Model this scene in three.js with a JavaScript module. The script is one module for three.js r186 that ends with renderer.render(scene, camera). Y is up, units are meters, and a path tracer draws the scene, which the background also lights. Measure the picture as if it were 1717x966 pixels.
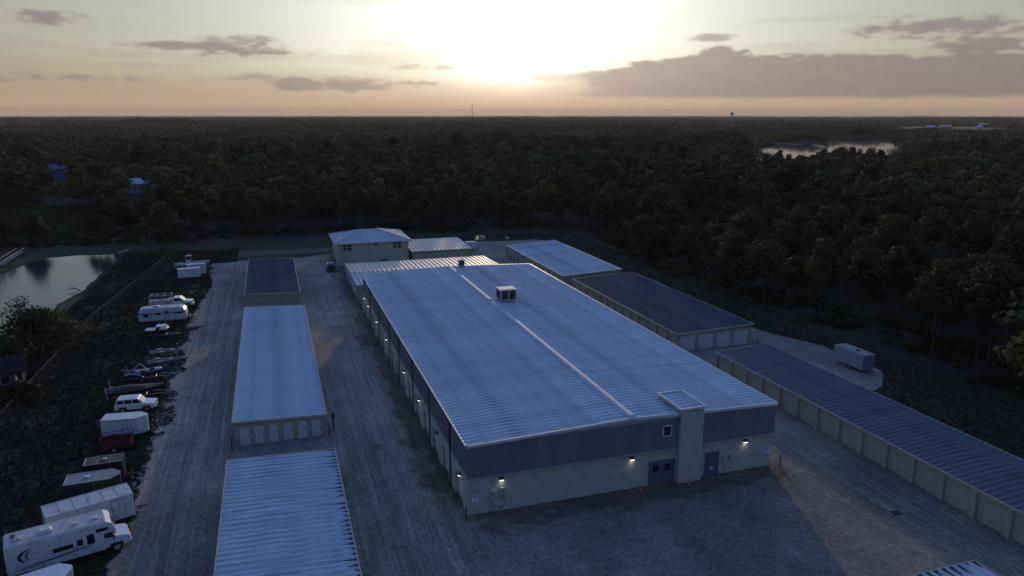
import * as THREE from 'three';
import { mergeGeometries } from 'three/addons/utils/BufferGeometryUtils.js';
import { RoundedBoxGeometry } from 'three/addons/geometries/RoundedBoxGeometry.js';

// ---------------------------------------------------------------- camera, sky, sun, exposure
const R = THREE.MathUtils.degToRad;
const scene = new THREE.Scene();
const camera = new THREE.PerspectiveCamera(42.57, 1024 / 576, 0.5, 40000);
camera.position.set(0, 34, 0);
const CAM_AZ = R(17.99), CAM_PITCH = R(13.12);
camera.lookAt(Math.sin(CAM_AZ) * Math.cos(CAM_PITCH) * 100, 34 - Math.sin(CAM_PITCH) * 100, -Math.cos(CAM_AZ) * Math.cos(CAM_PITCH) * 100);
const renderer = new THREE.WebGLRenderer({ antialias: true });
renderer.toneMapping = THREE.LinearToneMapping;
renderer.toneMappingExposure = 1.0;
renderer.shadowMap.enabled = true;

const SUN_AZ = 18.2, SUN_EL = 6.8;
const sun = new THREE.DirectionalLight(new THREE.Color().setRGB(1.0, 0.72, 0.46), 1.55);
sun.name = 'sun';
sun.position.set(30 + Math.sin(R(SUN_AZ)) * 400, Math.tan(R(SUN_EL)) * 400, -100 - Math.cos(R(SUN_AZ)) * 400);
sun.target.position.set(30, 0, -100);
sun.castShadow = true; sun.shadow.radius = 3;
sun.shadow.mapSize.set(4096, 4096);
Object.assign(sun.shadow.camera, { left: -260, right: 260, top: 200, bottom: -200, near: 1, far: 1200 });
scene.add(sun, sun.target);

// seeded random numbers and lattice noise
let seed = 12345;
const rnd = () => { seed = (seed + 0x6d2b79f5) | 0; let t = Math.imul(seed ^ (seed >>> 15), 1 | seed); t = (t + Math.imul(t ^ (t >>> 7), 61 | t)) ^ t; return ((t ^ (t >>> 14)) >>> 0) / 4294967296; };
const rr = (a, b) => a + (b - a) * rnd();
const pick = (a) => a[Math.floor(rnd() * a.length)];
const HASH = new Float32Array(65536); for (let i = 0; i < 65536; i++) HASH[i] = rnd();
const lat = (x, y) => HASH[((x & 255) << 8) | (y & 255)];
function vnoise(x, y, per = 256) {
  const ix = Math.floor(x), iy = Math.floor(y), fx = x - ix, fy = y - iy, u = fx * fx * (3 - 2 * fx), v = fy * fy * (3 - 2 * fy);
  const a = ((ix % per) + per) % per, b = ((iy % per) + per) % per, a1 = (a + 1) % per, b1 = (b + 1) % per;
  const p = lat(a, b), q = lat(a1, b), r = lat(a, b1), s = lat(a1, b1);
  return p + (q - p) * u + (r - p) * v + (p - q - r + s) * u * v;
}
function fbm(x, y, oct = 4, per = 256) { let s = 0, a = 0.5, n = 0; for (let i = 0; i < oct; i++) { s += a * vnoise(x, y, per); n += a; a *= 0.5; x = x * 2 + 17; y = y * 2 + 31; per = Math.min(256, per * 2); } return s / n; }
const sst = (a, b, x) => { const t = Math.min(1, Math.max(0, (x - a) / (b - a))); return t * t * (3 - 2 * t); };
const mixc = (a, b, t) => [a[0] + (b[0] - a[0]) * t, a[1] + (b[1] - a[1]) * t, a[2] + (b[2] - a[2]) * t];

// the evening sky: warm hazy horizon, pale middle, blue overhead, glow round the low sun, long flat cloud banks
function makeSky() {
  const W = 4096, H = 2048, data = new Float32Array(W * H * 4);
  const stops = [[0, [.92, .61, .355]], [.5, [.75, .52, .32]], [1.2, [.55, .405, .258]], [2.2, [.44, .35, .232]], [3.5, [.405, .365, .255]], [6, [.355, .365, .29]], [10, [.275, .335, .36]], [18, [.225, .325, .48]], [35, [.15, .265, .555]], [60, [.10, .21, .55]], [90, [.088, .19, .525]]];
  const grad = (e) => { for (let i = 1; i < stops.length; i++) if (e <= stops[i][0]) return mixc(stops[i - 1][1], stops[i][1], (e - stops[i - 1][0]) / (stops[i][0] - stops[i - 1][0])); return stops[stops.length - 1][1]; };
  // single clouds: azimuth from the sun, height, half sizes in degrees, strength
  const clouds = [[-31.1, 6.04, 3.3, .55, 1.0], [-23.5, 4.64, 5.4, .34, .85], [-18.9, 4.5, 4.6, .55, 1.0], [-20.2, 5.15, 3.0, .38, .7], [-13.3, 2.25, 8.2, .62, .8], [-18.6, 2.5, 4.8, .45, .6], [-31, 2.4, 6.5, .42, .75], [-7.2, 3.45, 3.4, .40, .55], [-26, 3.3, 5, .25, .35],
    [14.5, 5.4, 2.2, .27, .7], [28.4, 5.45, 5.0, 1.0, 1.0], [31.1, 4.35, 3.4, .7, .9], [26.9, 6.3, 2.6, .22, .6], [2.6, 2.8, 4.2, .5, .5], [45, 6.0, 8, .8, .9], [-48, 5.0, 7, .5, .9], [-62, 3.4, 9, .5, .8], [60, 4.6, 8, .5, .8]];
  const bankTop = [[2, 3.3], [6, 3.55], [10, 3.8], [13, 4.35], [15, 4.7], [18, 4.4], [22, 4.1], [26, 4.0], [30, 3.9], [36, 3.9], [60, 3.8], [75, 3.0]];
  const top = (u) => { for (let i = 1; i < bankTop.length; i++) if (u <= bankTop[i][0]) { const a = bankTop[i - 1], b = bankTop[i]; return a[1] + (b[1] - a[1]) * sst(a[0], b[0], u); } return 3; };
  const sd = [Math.sin(R(SUN_AZ)) * Math.cos(R(SUN_EL)), Math.sin(R(SUN_EL)), -Math.cos(R(SUN_AZ)) * Math.cos(R(SUN_EL))];
  for (let j = 0; j < H; j++) {
    const up = ((j + .5) / H - .5) * Math.PI, el = up * 180 / Math.PI, y = Math.sin(up), ce = Math.cos(up), g0 = grad(Math.max(0, el));
    const low = el < 0;
    for (let i = 0; i < W; i++) {
      const o = (j * W + i) * 4;
      if (low && i) { data[o] = data[o - 4]; data[o + 1] = data[o - 3]; data[o + 2] = data[o - 2]; data[o + 3] = 1; continue; }
      if (low) { data[o] = .10; data[o + 1] = .10; data[o + 2] = .10; data[o + 3] = 1; continue; }
      const round = ((i + .5) / W - .5) * 2 * Math.PI, x = Math.cos(round) * ce, z = Math.sin(round) * ce;
      const cs = Math.min(1, Math.max(-1, x * sd[0] + y * sd[1] + z * sd[2])), ang = Math.acos(cs) * 180 / Math.PI;
      let az = Math.atan2(x, -z) * 180 / Math.PI - SUN_AZ; if (az > 180) az -= 360; if (az < -180) az += 360;
      // away from the sun the low sky turns dimmer and bluer
      const back = sst(20, 150, Math.abs(az)) * (1 - sst(30, 85, el));
      let c = mixc(g0, [g0[0] * .46, g0[1] * .56, g0[2] * .78], back);
      if (az > 1e9) { const q = sst(6, 38, az) * (1 - sst(12, 40, el)) * (1 - sst(60, 140, az)); c = [c[0] * (1 - .30 * q), c[1] * (1 - .24 * q), c[2] * (1 - .13 * q)]; }
      const red = sst(.2, 5.0, el);
      const gcol = mixc(mixc([.30, .19, .105], [1, .975, .86], red), [.8, .95, 1.0], sst(12, 30, el));
      const glow = 2.1 * Math.exp(-ang / 11.2) + 3.0 * Math.exp(-(ang * ang) / 11);
      let cl = 0, lit = 0;
      if (el < 40) {
        const n = fbm(az * .42 + 40, el * 2.1 + 9, 5) - .5, n2 = fbm(az * 1.5 + 80, el * 5.5 + 3, 4) - .5;
        if (Math.abs(az) < 75 && el < 9) {
          for (const k of clouds) {
            const dx = (az - k[0]) / k[2], dy = (el - k[1]) / k[3];
            if (Math.abs(dx) > 1.7 || Math.abs(dy) > 2.6) continue;
            const d = 1 - dx * dx - dy * dy + n * 2.1 + n2 * 1.3, a = sst(0, 1.15, d) * k[4];
            cl = Math.max(cl, a);
          }
          if (az > 1 && az < 74) {
            const t = top(az) + n * 1.3 + n2 * .5, b = 1.22 + n * .3 + n2 * .1 - .006 * az;
            const a = sst(b - .12, b + .35, el) * (1 - sst(t - .22, t + .12, el)) * sst(.5, 8, az + n * 4) * (1 - sst(62, 74, az)) * (.88 + n2 * .35);
            cl = Math.max(cl, a);
          }
        }
        // thin streaks everywhere
        const st = fbm(az * .11 + 7, el * 1.25 + 60, 5);
        cl = Math.max(cl, sst(.53, .80, st) * .30 * (1 - sst(16, 40, el)) * sst(.8, 2.5, el));
        lit = sst(.04, .35, cl) * (1 - sst(.35, .8, cl));
      }
      const gk = glow * (1 - .62 * cl);
      for (let q = 0; q < 3; q++) c[q] += gcol[q] * gk;
      const body = mixc([.235, .195, .185], [.30, .275, .265], sst(3, 9, el));
      const near = Math.exp(-ang / 10), bc = [body[0] + near * .80, body[1] + near * .62, body[2] + near * .42];
      const fd = 1 - .45 * sst(50, 160, Math.abs(az));
      c = mixc(c, [bc[0] * fd, bc[1] * fd, bc[2] * fd * 1.05], Math.min(.9, cl * .95));
      c = [c[0] + lit * (.05 + .2 * near), c[1] + lit * (.042 + .16 * near), c[2] + lit * (.03 + .1 * near)];
      data[o] = c[0]; data[o + 1] = c[1]; data[o + 2] = c[2]; data[o + 3] = 1;
    }
  }
  const t = new THREE.DataTexture(data, W, H, THREE.RGBAFormat, THREE.FloatType);
  t.mapping = THREE.EquirectangularReflectionMapping; t.magFilter = THREE.LinearFilter; t.minFilter = THREE.LinearFilter; t.needsUpdate = true;
  return t;
}
const skyTex = makeSky();
scene.background = skyTex; scene.environment = skyTex;
scene.fog = new THREE.FogExp2(new THREE.Color().setRGB(1, .84, .66), 0.00006);
console.log('sky done');

// ---------------------------------------------------------------- helpers
const used = {};
const numbered = (n) => { const k = used[n] = (used[n] ?? -1) + 1; return k ? n + '_' + String(k).padStart(3, '0') : n; };
function thing(name, label, category, x = 0, zf = 0, deg = 0, group, y = 0) {
  const o = new THREE.Group(); o.name = numbered(name); o.position.set(x, y, -zf); o.rotation.y = R(deg);
  o.userData = { label, category }; if (group) o.userData.group = group;
  scene.add(o); return o;
}
function structure(mesh, name) { mesh.name = numbered(name); mesh.userData.kind = 'structure'; mesh.castShadow = mesh.receiveShadow = true; scene.add(mesh); return mesh; }
function part(parent, name, geo, mat, label) {
  const m = new THREE.Mesh(Array.isArray(geo) ? merge(geo) : geo, mat); m.name = name; m.castShadow = m.receiveShadow = true;
  if (label) m.userData.label = label; parent.add(m); return m;
}
function merge(list) {
  list = list.map((g) => { g = g.index ? g.toNonIndexed() : g; for (const k of Object.keys(g.attributes)) if (!['position', 'normal', 'uv'].includes(k)) g.deleteAttribute(k); if (!g.attributes.uv) g.setAttribute('uv', new THREE.BufferAttribute(new Float32Array(g.attributes.position.count * 2), 2)); return g; });
  return list.length > 1 ? mergeGeometries(list) : list[0];
}
const box = (w, h, d, x = 0, y = 0, z = 0) => new THREE.BoxGeometry(w, h, d).translate(x, y, z);
const rbox = (w, h, d, r, x = 0, y = 0, z = 0) => new RoundedBoxGeometry(w, h, d, 2, r).translate(x, y, z);
const cyl = (r0, r1, h, n = 12, x = 0, y = 0, z = 0) => new THREE.CylinderGeometry(r1, r0, h, n).translate(x, y, z);
const V = (x, y, z) => new THREE.Vector3(x, y, z);
function bar(a, b, r = .03, n = 6) { const d = b.clone().sub(a), L = d.length(), g = new THREE.CylinderGeometry(r, r, L, n); g.applyQuaternion(new THREE.Quaternion().setFromUnitVectors(V(0, 1, 0), d.normalize())); g.translate((a.x + b.x) / 2, (a.y + b.y) / 2, (a.z + b.z) / 2); return g; }
function uvm(g, s = 1) { // uv in metres by the dominant axis of each face
  g = g.index ? g.toNonIndexed() : g; const p = g.attributes.position, n = g.attributes.normal, uv = new Float32Array(p.count * 2);
  for (let i = 0; i < p.count; i++) { const ax = Math.abs(n.getX(i)), ay = Math.abs(n.getY(i)), az = Math.abs(n.getZ(i)); let u, v; if (ay > ax && ay > az) { u = p.getX(i); v = p.getZ(i); } else if (ax > az) { u = p.getZ(i); v = p.getY(i); } else { u = p.getX(i); v = p.getY(i); } uv[2 * i] = u / s; uv[2 * i + 1] = v / s; }
  g.setAttribute('uv', new THREE.BufferAttribute(uv, 2)); return g;
}
function extrude(pts, depth, bevel = 0, z0 = -depth / 2) { // outline in x,y pushed along z, centred
  const s = new THREE.Shape(pts.map((p) => new THREE.Vector2(p[0], p[1])));
  const g = new THREE.ExtrudeGeometry(s, { depth: depth - 2 * bevel, bevelEnabled: bevel > 0, bevelThickness: bevel, bevelSize: bevel, bevelOffset: -bevel, bevelSegments: 2, curveSegments: 6 });
  g.translate(0, 0, z0 + bevel); return g;
}
function slab(pts, h, y0) { const g = extrude(pts.map((p) => [p[0], p[1]]), h, 0, 0); g.rotateX(-Math.PI / 2); g.translate(0, y0, 0); return g; } // plan outline (x, -z) pushed up
function triGeo(pos, uv) { const g = new THREE.BufferGeometry(); g.setAttribute('position', new THREE.BufferAttribute(new Float32Array(pos), 3)); g.setAttribute('uv', new THREE.BufferAttribute(new Float32Array(uv ?? new Array(pos.length / 3 * 2).fill(0)), 2)); g.computeVertexNormals(); return g; }
const quad = (a, b, c, d) => [...a, ...b, ...c, ...a, ...c, ...d];

// ---------------------------------------------------------------- materials
function tex(size, f, srgb = true, sizeY = size) {
  const d = new Uint8Array(size * sizeY * 4);
  for (let j = 0; j < sizeY; j++) for (let i = 0; i < size; i++) { const c = f(i / size, j / sizeY, i, j), o = (j * size + i) * 4; for (let q = 0; q < 3; q++) d[o + q] = Math.max(0, Math.min(255, (Array.isArray(c) ? c[q] : c) * 255)); d[o + 3] = 255; }
  const t = new THREE.DataTexture(d, size, sizeY); t.wrapS = t.wrapT = THREE.RepeatWrapping; t.magFilter = THREE.LinearFilter; t.minFilter = THREE.LinearMipmapLinearFilter; t.generateMipmaps = true; if (srgb) t.colorSpace = THREE.SRGBColorSpace; t.needsUpdate = true; return t;
}
const withRepeat = (t, x, y) => { const c = t.clone(); c.repeat.set(x, y); c.needsUpdate = true; return c; };
const grainTex = tex(512, (u, v) => { const a = fbm(u * 6, v * 6, 4, 6), b = fbm(u * 64, v * 64, 3, 64), k = .84 + (a - .5) * .14 + (b - .5) * .16; return [k, k, k * .99]; });
const stuccoBump = tex(512, (u, v) => .5 + (fbm(u * 90, v * 90, 3, 90) - .5) * 1.2, false);
const dirtTex = tex(512, (u, v) => { const a = fbm(u * 5, v * 5, 5, 5), b = fbm(u * 22 + 3, v * 9, 4, 22), s = sst(.52, .75, a * .55 + b * .5); const k = .95 - s * .13 + (a - .5) * .10 + (fbm(u * 80, v * 80, 2, 80) - .5) * .06; return [k, k * (1 - s * .015), k * (1 - s * .04)]; });
// sheet-metal: along u the panel runs, faint run-off streaks and patches of chalky oxide
const metalTex = tex(1024, (u, v) => { const a = fbm(u * 4, v * 14, 5, 4), b = fbm(u * 30, v * 3, 4, 30), c = fbm(u * 90, v * 90, 2, 90); const k = .86 + (a - .5) * .44 + (b - .5) * .22 + (c - .5) * .12; return [k, k, k]; });
const metalRough = tex(512, (u, v) => .9 + (fbm(u * 7 + 5, v * 12, 4, 7) - .5) * .35, false);
const S = (o) => new THREE.MeshStandardMaterial(o), P = (o) => new THREE.MeshPhysicalMaterial(o), C = (r, g, b) => new THREE.Color().setRGB(r, g, b);
const mt = (c, rough = .6, metal = 0, map, extra) => S({ color: C(...c), roughness: rough, metalness: metal, map: map ?? null, side: THREE.DoubleSide, ...extra });
const mp = (c, rough, metal, map, extra) => P({ color: C(...c), roughness: rough, metalness: metal, map, side: THREE.DoubleSide, ...extra });
const M = {};
M.stucco = mt([.60, .63, .53], .9, 0, withRepeat(grainTex, .25, .25), { bumpMap: stuccoBump, bumpScale: .006 });
M.stuccoHouse = mt([.66, .65, .53], .9, 0, withRepeat(grainTex, .25, .25), { bumpMap: stuccoBump, bumpScale: .006 });
M.cream = mt([.50, .47, .36], .75, 0, withRepeat(grainTex, .3, .3));
M.creamTrim = mt([.56, .54, .43], .6, 0, withRepeat(grainTex, .3, .3));
M.doorWhite = mt([.62, .63, .60], .5, 0, withRepeat(dirtTex, .4, .4));
M.doorBeige = mt([.46, .43, .34], .6, 0, withRepeat(dirtTex, .4, .4));
M.siding = [[.255, .275, .31], [.235, .255, .29], [.275, .29, .315]].map((c) => mt(c, .5, .15, withRepeat(grainTex, .4, .4)));
const roofSet = (c, rough, metal, n = 3, dv = .05, spec = .2) => Array.from({ length: n }, (_, i) => mp(c.map((x) => x * (1 + (i - (n - 1) / 2) * dv)), rough + (i - 1) * .03, metal, withRepeat(metalTex, .07, .5), { roughnessMap: withRepeat(metalRough, .1, .3), specularIntensity: spec }));
M.roofPale = roofSet([.52, .60, .655], 1, 0);
M.roofMain = roofSet([.53, .61, .65], 1, 0, 3, .08);
M.roofDark = roofSet([.085, .095, .11], 1, 0, 3, .10, .25);
M.roofSlate = roofSet([.135, .145, .16], 1, 0, 3, .12, .3);
M.roofGalv = roofSet([.52, .49, .47], .52, .4, 3, .05, 1);
// pale roof sheets with grime washed down to their low end, a few wedge-shaped stains per sheet; L is the sheet length, flip puts the low end at its start
const stainedRoof = (L, pitch, flip) => Array.from({ length: 5 }, (_, i) => {
  const w = [[.012, .10, .11], [.0, .05, .16], [.01, .13, .08], [.0, .02, .10], [.005, .08, .2]][i];
  const t = tex(512, (u, v) => {
    const s = flip ? u : 1 - u, m = v * pitch, a = fbm(u * 5 + i * 9, v * 3 + i, 4), b = fbm(u * 60 + i * 5, v * 9, 3), k = .88 + (a - .5) * .26 + (b - .5) * .12;
    const reach = w[0] + w[1] * Math.max(0, 1 - Math.abs(m - .19 - .05 * Math.sin(i * 2 + u * 9)) / (.10 + w[2])) * (.55 + fbm(v * 6 + i * 3, i, 2));
    const g = sst(.0, .025, reach - s + (b - .5) * .05) * (.55 + .4 * fbm(u * 30, v * 6 + i, 3)) * (m < pitch * .56 ? 1 : .15);
    const q = sst(.60, .74, fbm(u * 7 + i * 13, v * 1.4 + 3, 4)) * .10;
    return [k * (1 - .80 * g - q), k * (1 - .78 * g - q), k * (1 - .74 * g - q * .9)];
  }, true, 64);
  t.repeat.set(1 / L, 1 / pitch); return P({ color: C(.53, .61, .665), roughness: .9, map: t, side: THREE.DoubleSide, specularIntensity: .2 });
});
M.trim = mt([.62, .62, .58], .45, .1);
M.trimGrey = mt([.34, .36, .39], .45, .2);
M.ridge = mt([.60, .57, .57], .7, .1);
M.wire = mt([.10, .105, .105], .7, .3);
M.steel = mt([.42, .43, .44], .45, .8);
M.darkSteel = mt([.07, .07, .075], .55, .5);
M.black = mt([.018, .018, .02], .6);
M.rubber = mt([.02, .02, .02], .9);
M.rim = mt([.45, .45, .45], .4, .7);
M.glass = P({ color: C(.012, .014, .016), roughness: .08, metalness: 0, clearcoat: 1, clearcoatRoughness: .05, side: THREE.DoubleSide });
M.white = mt([.70, .71, .70], .4, 0, withRepeat(dirtTex, .3, .3));
M.whiteDirty = mt([.58, .575, .55], .6, 0, withRepeat(dirtTex, .22, .22));
M.rvRoof = mt([.52, .50, .47], .75, 0, withRepeat(dirtTex, .2, .2));
M.carWhite = P({ color: C(.66, .67, .68), roughness: .35, clearcoat: .7, clearcoatRoughness: .12, side: THREE.DoubleSide });
M.carBlack = P({ color: C(.012, .012, .014), roughness: .35, clearcoat: .8, clearcoatRoughness: .1, side: THREE.DoubleSide });
M.blackPanel = mt([.02, .02, .022], .4);
M.greyRoof = mt([.26, .265, .27], .6, .2, withRepeat(dirtTex, .25, .25));
M.rustRoof = mt([.11, .065, .045], .8, .1, withRepeat(dirtTex, .35, .35));
M.red = mt([.13, .02, .015], .6, .1, withRepeat(dirtTex, .4, .4));
M.navy = mt([.03, .04, .09], .4);
M.decal = mt([.025, .03, .075], .4);
M.decalGrey = mt([.16, .13, .13], .4);
M.wood = mt([.16, .14, .115], .85, 0, withRepeat(grainTex, .5, .5));
M.woodPale = mt([.33, .32, .30], .85, 0, withRepeat(grainTex, .5, .5));
M.bark = mt([.075, .06, .045], .95, 0, withRepeat(grainTex, .6, .6));
M.doorGrey = mt([.10, .11, .16], .5);
M.orange = mt([.42, .10, .025], .6);
M.yellow = mt([.26, .19, .04], .7);
M.concrete = mt([.33, .32, .30], .9, 0, withRepeat(grainTex, .4, .4));
M.lens = S({ color: C(.9, .9, .85), emissive: C(1, .97, .86), emissiveIntensity: 2.6 });
M.tarp = mt([.02, .02, .022], .75);
M.blueBoat = P({ color: C(.03, .045, .11), roughness: .35, clearcoat: .6, side: THREE.DoubleSide });
M.seat = mt([.30, .36, .44], .6);

// ---------------------------------------------------------------- ground
const groundTex = tex(1024, (u, v) => { const a = fbm(u * 9, v * 9, 5, 9), b = fbm(u * 120, v * 120, 3, 120), c = sst(.48, .68, fbm(u * 5 + 3, v * 5 + 8, 4, 5)); const k = .55 + (a - .5) * .4 + (b - .5) * .5; return [k * (.80 + .20 * c), k * (.88 - .06 * c), k * (.56 + .06 * c)]; });
{
  const g = new THREE.CircleGeometry(15000, 96).rotateX(-Math.PI / 2); const p = g.attributes.position, uv = new Float32Array(p.count * 2);
  for (let i = 0; i < p.count; i++) { uv[2 * i] = p.getX(i) / 60; uv[2 * i + 1] = p.getZ(i) / 60; }
  g.setAttribute('uv', new THREE.BufferAttribute(uv, 2));
  structure(new THREE.Mesh(g, S({ map: groundTex, color: C(.040, .052, .024), roughness: 1 })), 'ground').position.set(1500, -.012, -4000);
}
// a flat sheet from an outline of (x, zf) points, its edge roughened; uv over a given frame
function sheet(pts, y, mat, frame, rough = 0, step = 1.2) {
  const out = [];
  for (let i = 0; i < pts.length; i++) {
    const a = pts[i], b = pts[(i + 1) % pts.length], L = Math.hypot(b[0] - a[0], b[1] - a[1]), n = rough ? Math.max(1, Math.round(L / step)) : 1, nx = -(b[1] - a[1]) / L, nz = (b[0] - a[0]) / L;
    for (let k = 0; k < n; k++) { const t = k / n, x = a[0] + (b[0] - a[0]) * t, z = a[1] + (b[1] - a[1]) * t, d = rough * ((fbm(x * .22 + 50, z * .22 + 9, 3) - .5) * 2.4 + (fbm(x * 1.1, z * 1.1, 2) - .5) * 1.1); out.push(new THREE.Vector2(x + nx * d, z + nz * d)); }
  }
  const g = new THREE.ShapeGeometry(new THREE.Shape(out)), p = g.attributes.position, uv = new Float32Array(p.count * 2);
  for (let i = 0; i < p.count; i++) { uv[2 * i] = (p.getX(i) - frame[0]) / frame[2]; uv[2 * i + 1] = (p.getY(i) - frame[1]) / frame[3]; }
  g.setAttribute('uv', new THREE.BufferAttribute(uv, 2)); g.rotateX(-Math.PI / 2); g.translate(0, y, 0);
  return new THREE.Mesh(g, mat);
}
// mown grass round the yard: darker and paler mowing strips, bare earth patches
{
  const F = [-75, 20, 185, 215];
  const t = tex(2048, (u, v) => {
    const x = F[0] + u * F[2], z = F[1] + v * F[3];
    const a = fbm(x * .07 + 4, z * .07, 4), b = fbm(x * .9, z * .9, 3), c = fbm(x * 4.1, z * 4.1, 2), mow = Math.sin((x + z * .06) * 1.9 + fbm(x * .1, z * .05, 2) * 3);
    const bare = sst(.56, .72, fbm(x * .12 + 40, z * .09 + 12, 4)), k = .58 + (a - .5) * .5 + (b - .5) * .34 + (c - .5) * .5 + mow * .035;
    return [k * (.84 + .36 * bare), k * (.95 - .02 * bare), k * (.52 + .16 * bare)];
  });
  structure(sheet([[-74, 22], [108, 22], [108, 214], [40, 214], [18, 228], [-30, 232], [-74, 232]], 0, S({ map: t, color: C(.046, .060, .024), roughness: 1 }), F), 'lawn');
}
// the gravel yard: wheel tracks, damp and dirty patches, leaf litter
const YARD = [[-17, 26], [-15.6, 54], [-13.4, 61], [-13.7, 69], [-13.6, 78], [-14.6, 88], [-14.6, 99], [-14.5, 111], [-14.9, 124], [-14.2, 144], [-12.9, 159], [-13.9, 170], [-14.6, 184.5], [-6, 186.2], [4.5, 186], [13, 189.5], [34, 192.5], [53, 195], [70, 194], [73.8, 188], [72.6, 165], [71.2, 121], [73.5, 100], [77.6, 87], [77.8, 76], [73.5, 71], [66, 68.5], [65.2, 26]];
{
  const F = [-26, 24, 110, 176], N = 2048, cv = document.createElement('canvas'); cv.width = cv.height = N;
  const ctx = cv.getContext('2d'); ctx.fillStyle = 'rgb(128,128,128)'; ctx.fillRect(0, 0, N, N);
  const X = (x) => (x - F[0]) / F[2] * N, Z = (z) => (z - F[1]) / F[3] * N;
  const track = (pts, w, col, al) => { ctx.strokeStyle = 'rgba(' + col + ',' + al + ')'; ctx.lineWidth = w * N / F[2]; ctx.lineJoin = 'round'; ctx.beginPath(); pts.forEach((p, i) => i ? ctx.lineTo(X(p[0]), Z(p[1])) : ctx.moveTo(X(p[0]), Z(p[1]))); ctx.stroke(); };
  const lane = (xa, xb, za, zb, n, wob) => {
    for (let k = 0; k < n; k++) {
      const x0 = rr(xa, xb), z0 = za + rnd() * rnd() * (zb - za), z1 = z0 + rr(18, zb - za), ph = rnd() * 99, pale = rnd() < .52, drift = rr(-1.2, 1.2);
      for (const side of [0, 1.65]) { const pts = []; for (let z = z0; z < Math.min(zb, z1); z += 2) pts.push([x0 + side + (fbm(z * .025 + ph, ph, 2) - .5) * wob + drift * (z - z0) / 60, z]); if (pts.length > 2) track(pts, rr(.14, .30), pale ? '208,204,200' : '62,60,58', rr(.08, .21)); }
    }
  };
  lane(-14.2, -6.5, 40, 186, 80, 2.6); lane(5, 12.4, 28, 190, 95, 2.2); lane(46.5, 54.2, 26, 120, 46, 2.4); lane(46.5, 53.4, 100, 190, 30, 2);
  for (let k = 0; k < 60; k++) { // turning arcs in front of the buildings
    const cx = pick([-6.2, 4.4, 14, 46, 55.5]) + rr(-3, 3), cz = pick([72.5, 132, 46, 52, 44]) + rr(-3, 3), r = rr(4, 13), a0 = rr(0, 6.28), a1 = a0 + rr(.7, 1.9), pts = [], pale = rnd() < .5;
    for (let a = a0; a < a1; a += .08) pts.push([cx + Math.cos(a) * r, cz + Math.sin(a) * r]);
    track(pts, rr(.16, .32), pale ? '205,202,198' : '58,56,54', rr(.06, .14));
  }
  for (let k = 0; k < 40; k++) { const z = rr(28, 52), z1 = z + rr(-5, 5), pts = []; for (let t = 0; t <= 1; t += .05) pts.push([10 + t * 40, z + (z1 - z) * t + Math.sin(t * 3 + k) * 2]); track(pts, rr(.16, .3), rnd() < .5 ? '200,198,196' : '60,58,56', rr(.04, .11)); }
  const im = ctx.getImageData(0, 0, N, N).data;
  const t = tex(N, (u, v, i, j) => {
    const x = F[0] + u * F[2], z = F[1] + v * F[3], m = im[(j * N + i) * 4] / 255;
    const a = fbm(x * .05 + 9, z * .04, 4), b = fbm(x * .45, z * .3, 4), c = fbm(x * 5.2, z * 5.2, 2), e = HASH[(i * 7919 + j * 104729) & 65535];
    let k = .60 + (m - .5) * .75 + (a - .5) * .24 + (b - .5) * .22 + (c - .5) * .24 + (e - .5) * .16;
    // earth and leaf litter gathered where nobody drives: by the parked row and at the foot of the warehouse wall
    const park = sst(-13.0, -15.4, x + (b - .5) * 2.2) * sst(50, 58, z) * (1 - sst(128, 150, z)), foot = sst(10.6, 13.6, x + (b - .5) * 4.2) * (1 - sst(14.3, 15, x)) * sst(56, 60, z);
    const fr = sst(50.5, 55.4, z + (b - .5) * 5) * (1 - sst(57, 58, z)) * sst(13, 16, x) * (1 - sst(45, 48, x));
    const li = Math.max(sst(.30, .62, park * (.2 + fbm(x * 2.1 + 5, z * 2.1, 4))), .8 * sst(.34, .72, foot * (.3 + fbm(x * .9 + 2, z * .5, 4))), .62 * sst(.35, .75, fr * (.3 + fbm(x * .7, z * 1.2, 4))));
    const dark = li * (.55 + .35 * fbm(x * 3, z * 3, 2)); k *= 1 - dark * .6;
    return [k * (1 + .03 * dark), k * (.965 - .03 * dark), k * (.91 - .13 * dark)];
  });
  const bump = tex(512, (u, v, i, j) => .5 + (fbm(u * 60, v * 60, 3, 60) - .5) * .9 + (HASH[(i * 31 + j * 7717) & 65535] - .5) * .25, false);
  structure(sheet(YARD, .016, S({ map: t, color: C(.70, .665, .605), roughness: .96, bumpMap: withRepeat(bump, 55, 88), bumpScale: .035 }), F, 1.0), 'gravel_yard');
}
const inYard = (x, z) => { let c = false; for (let i = 0, j = YARD.length - 1; i < YARD.length; j = i++) { const a = YARD[i], b = YARD[j]; if ((a[1] > z) !== (b[1] > z) && x < (b[0] - a[0]) * (z - a[1]) / (b[1] - a[1]) + a[0]) c = !c; } return c; };
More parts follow.
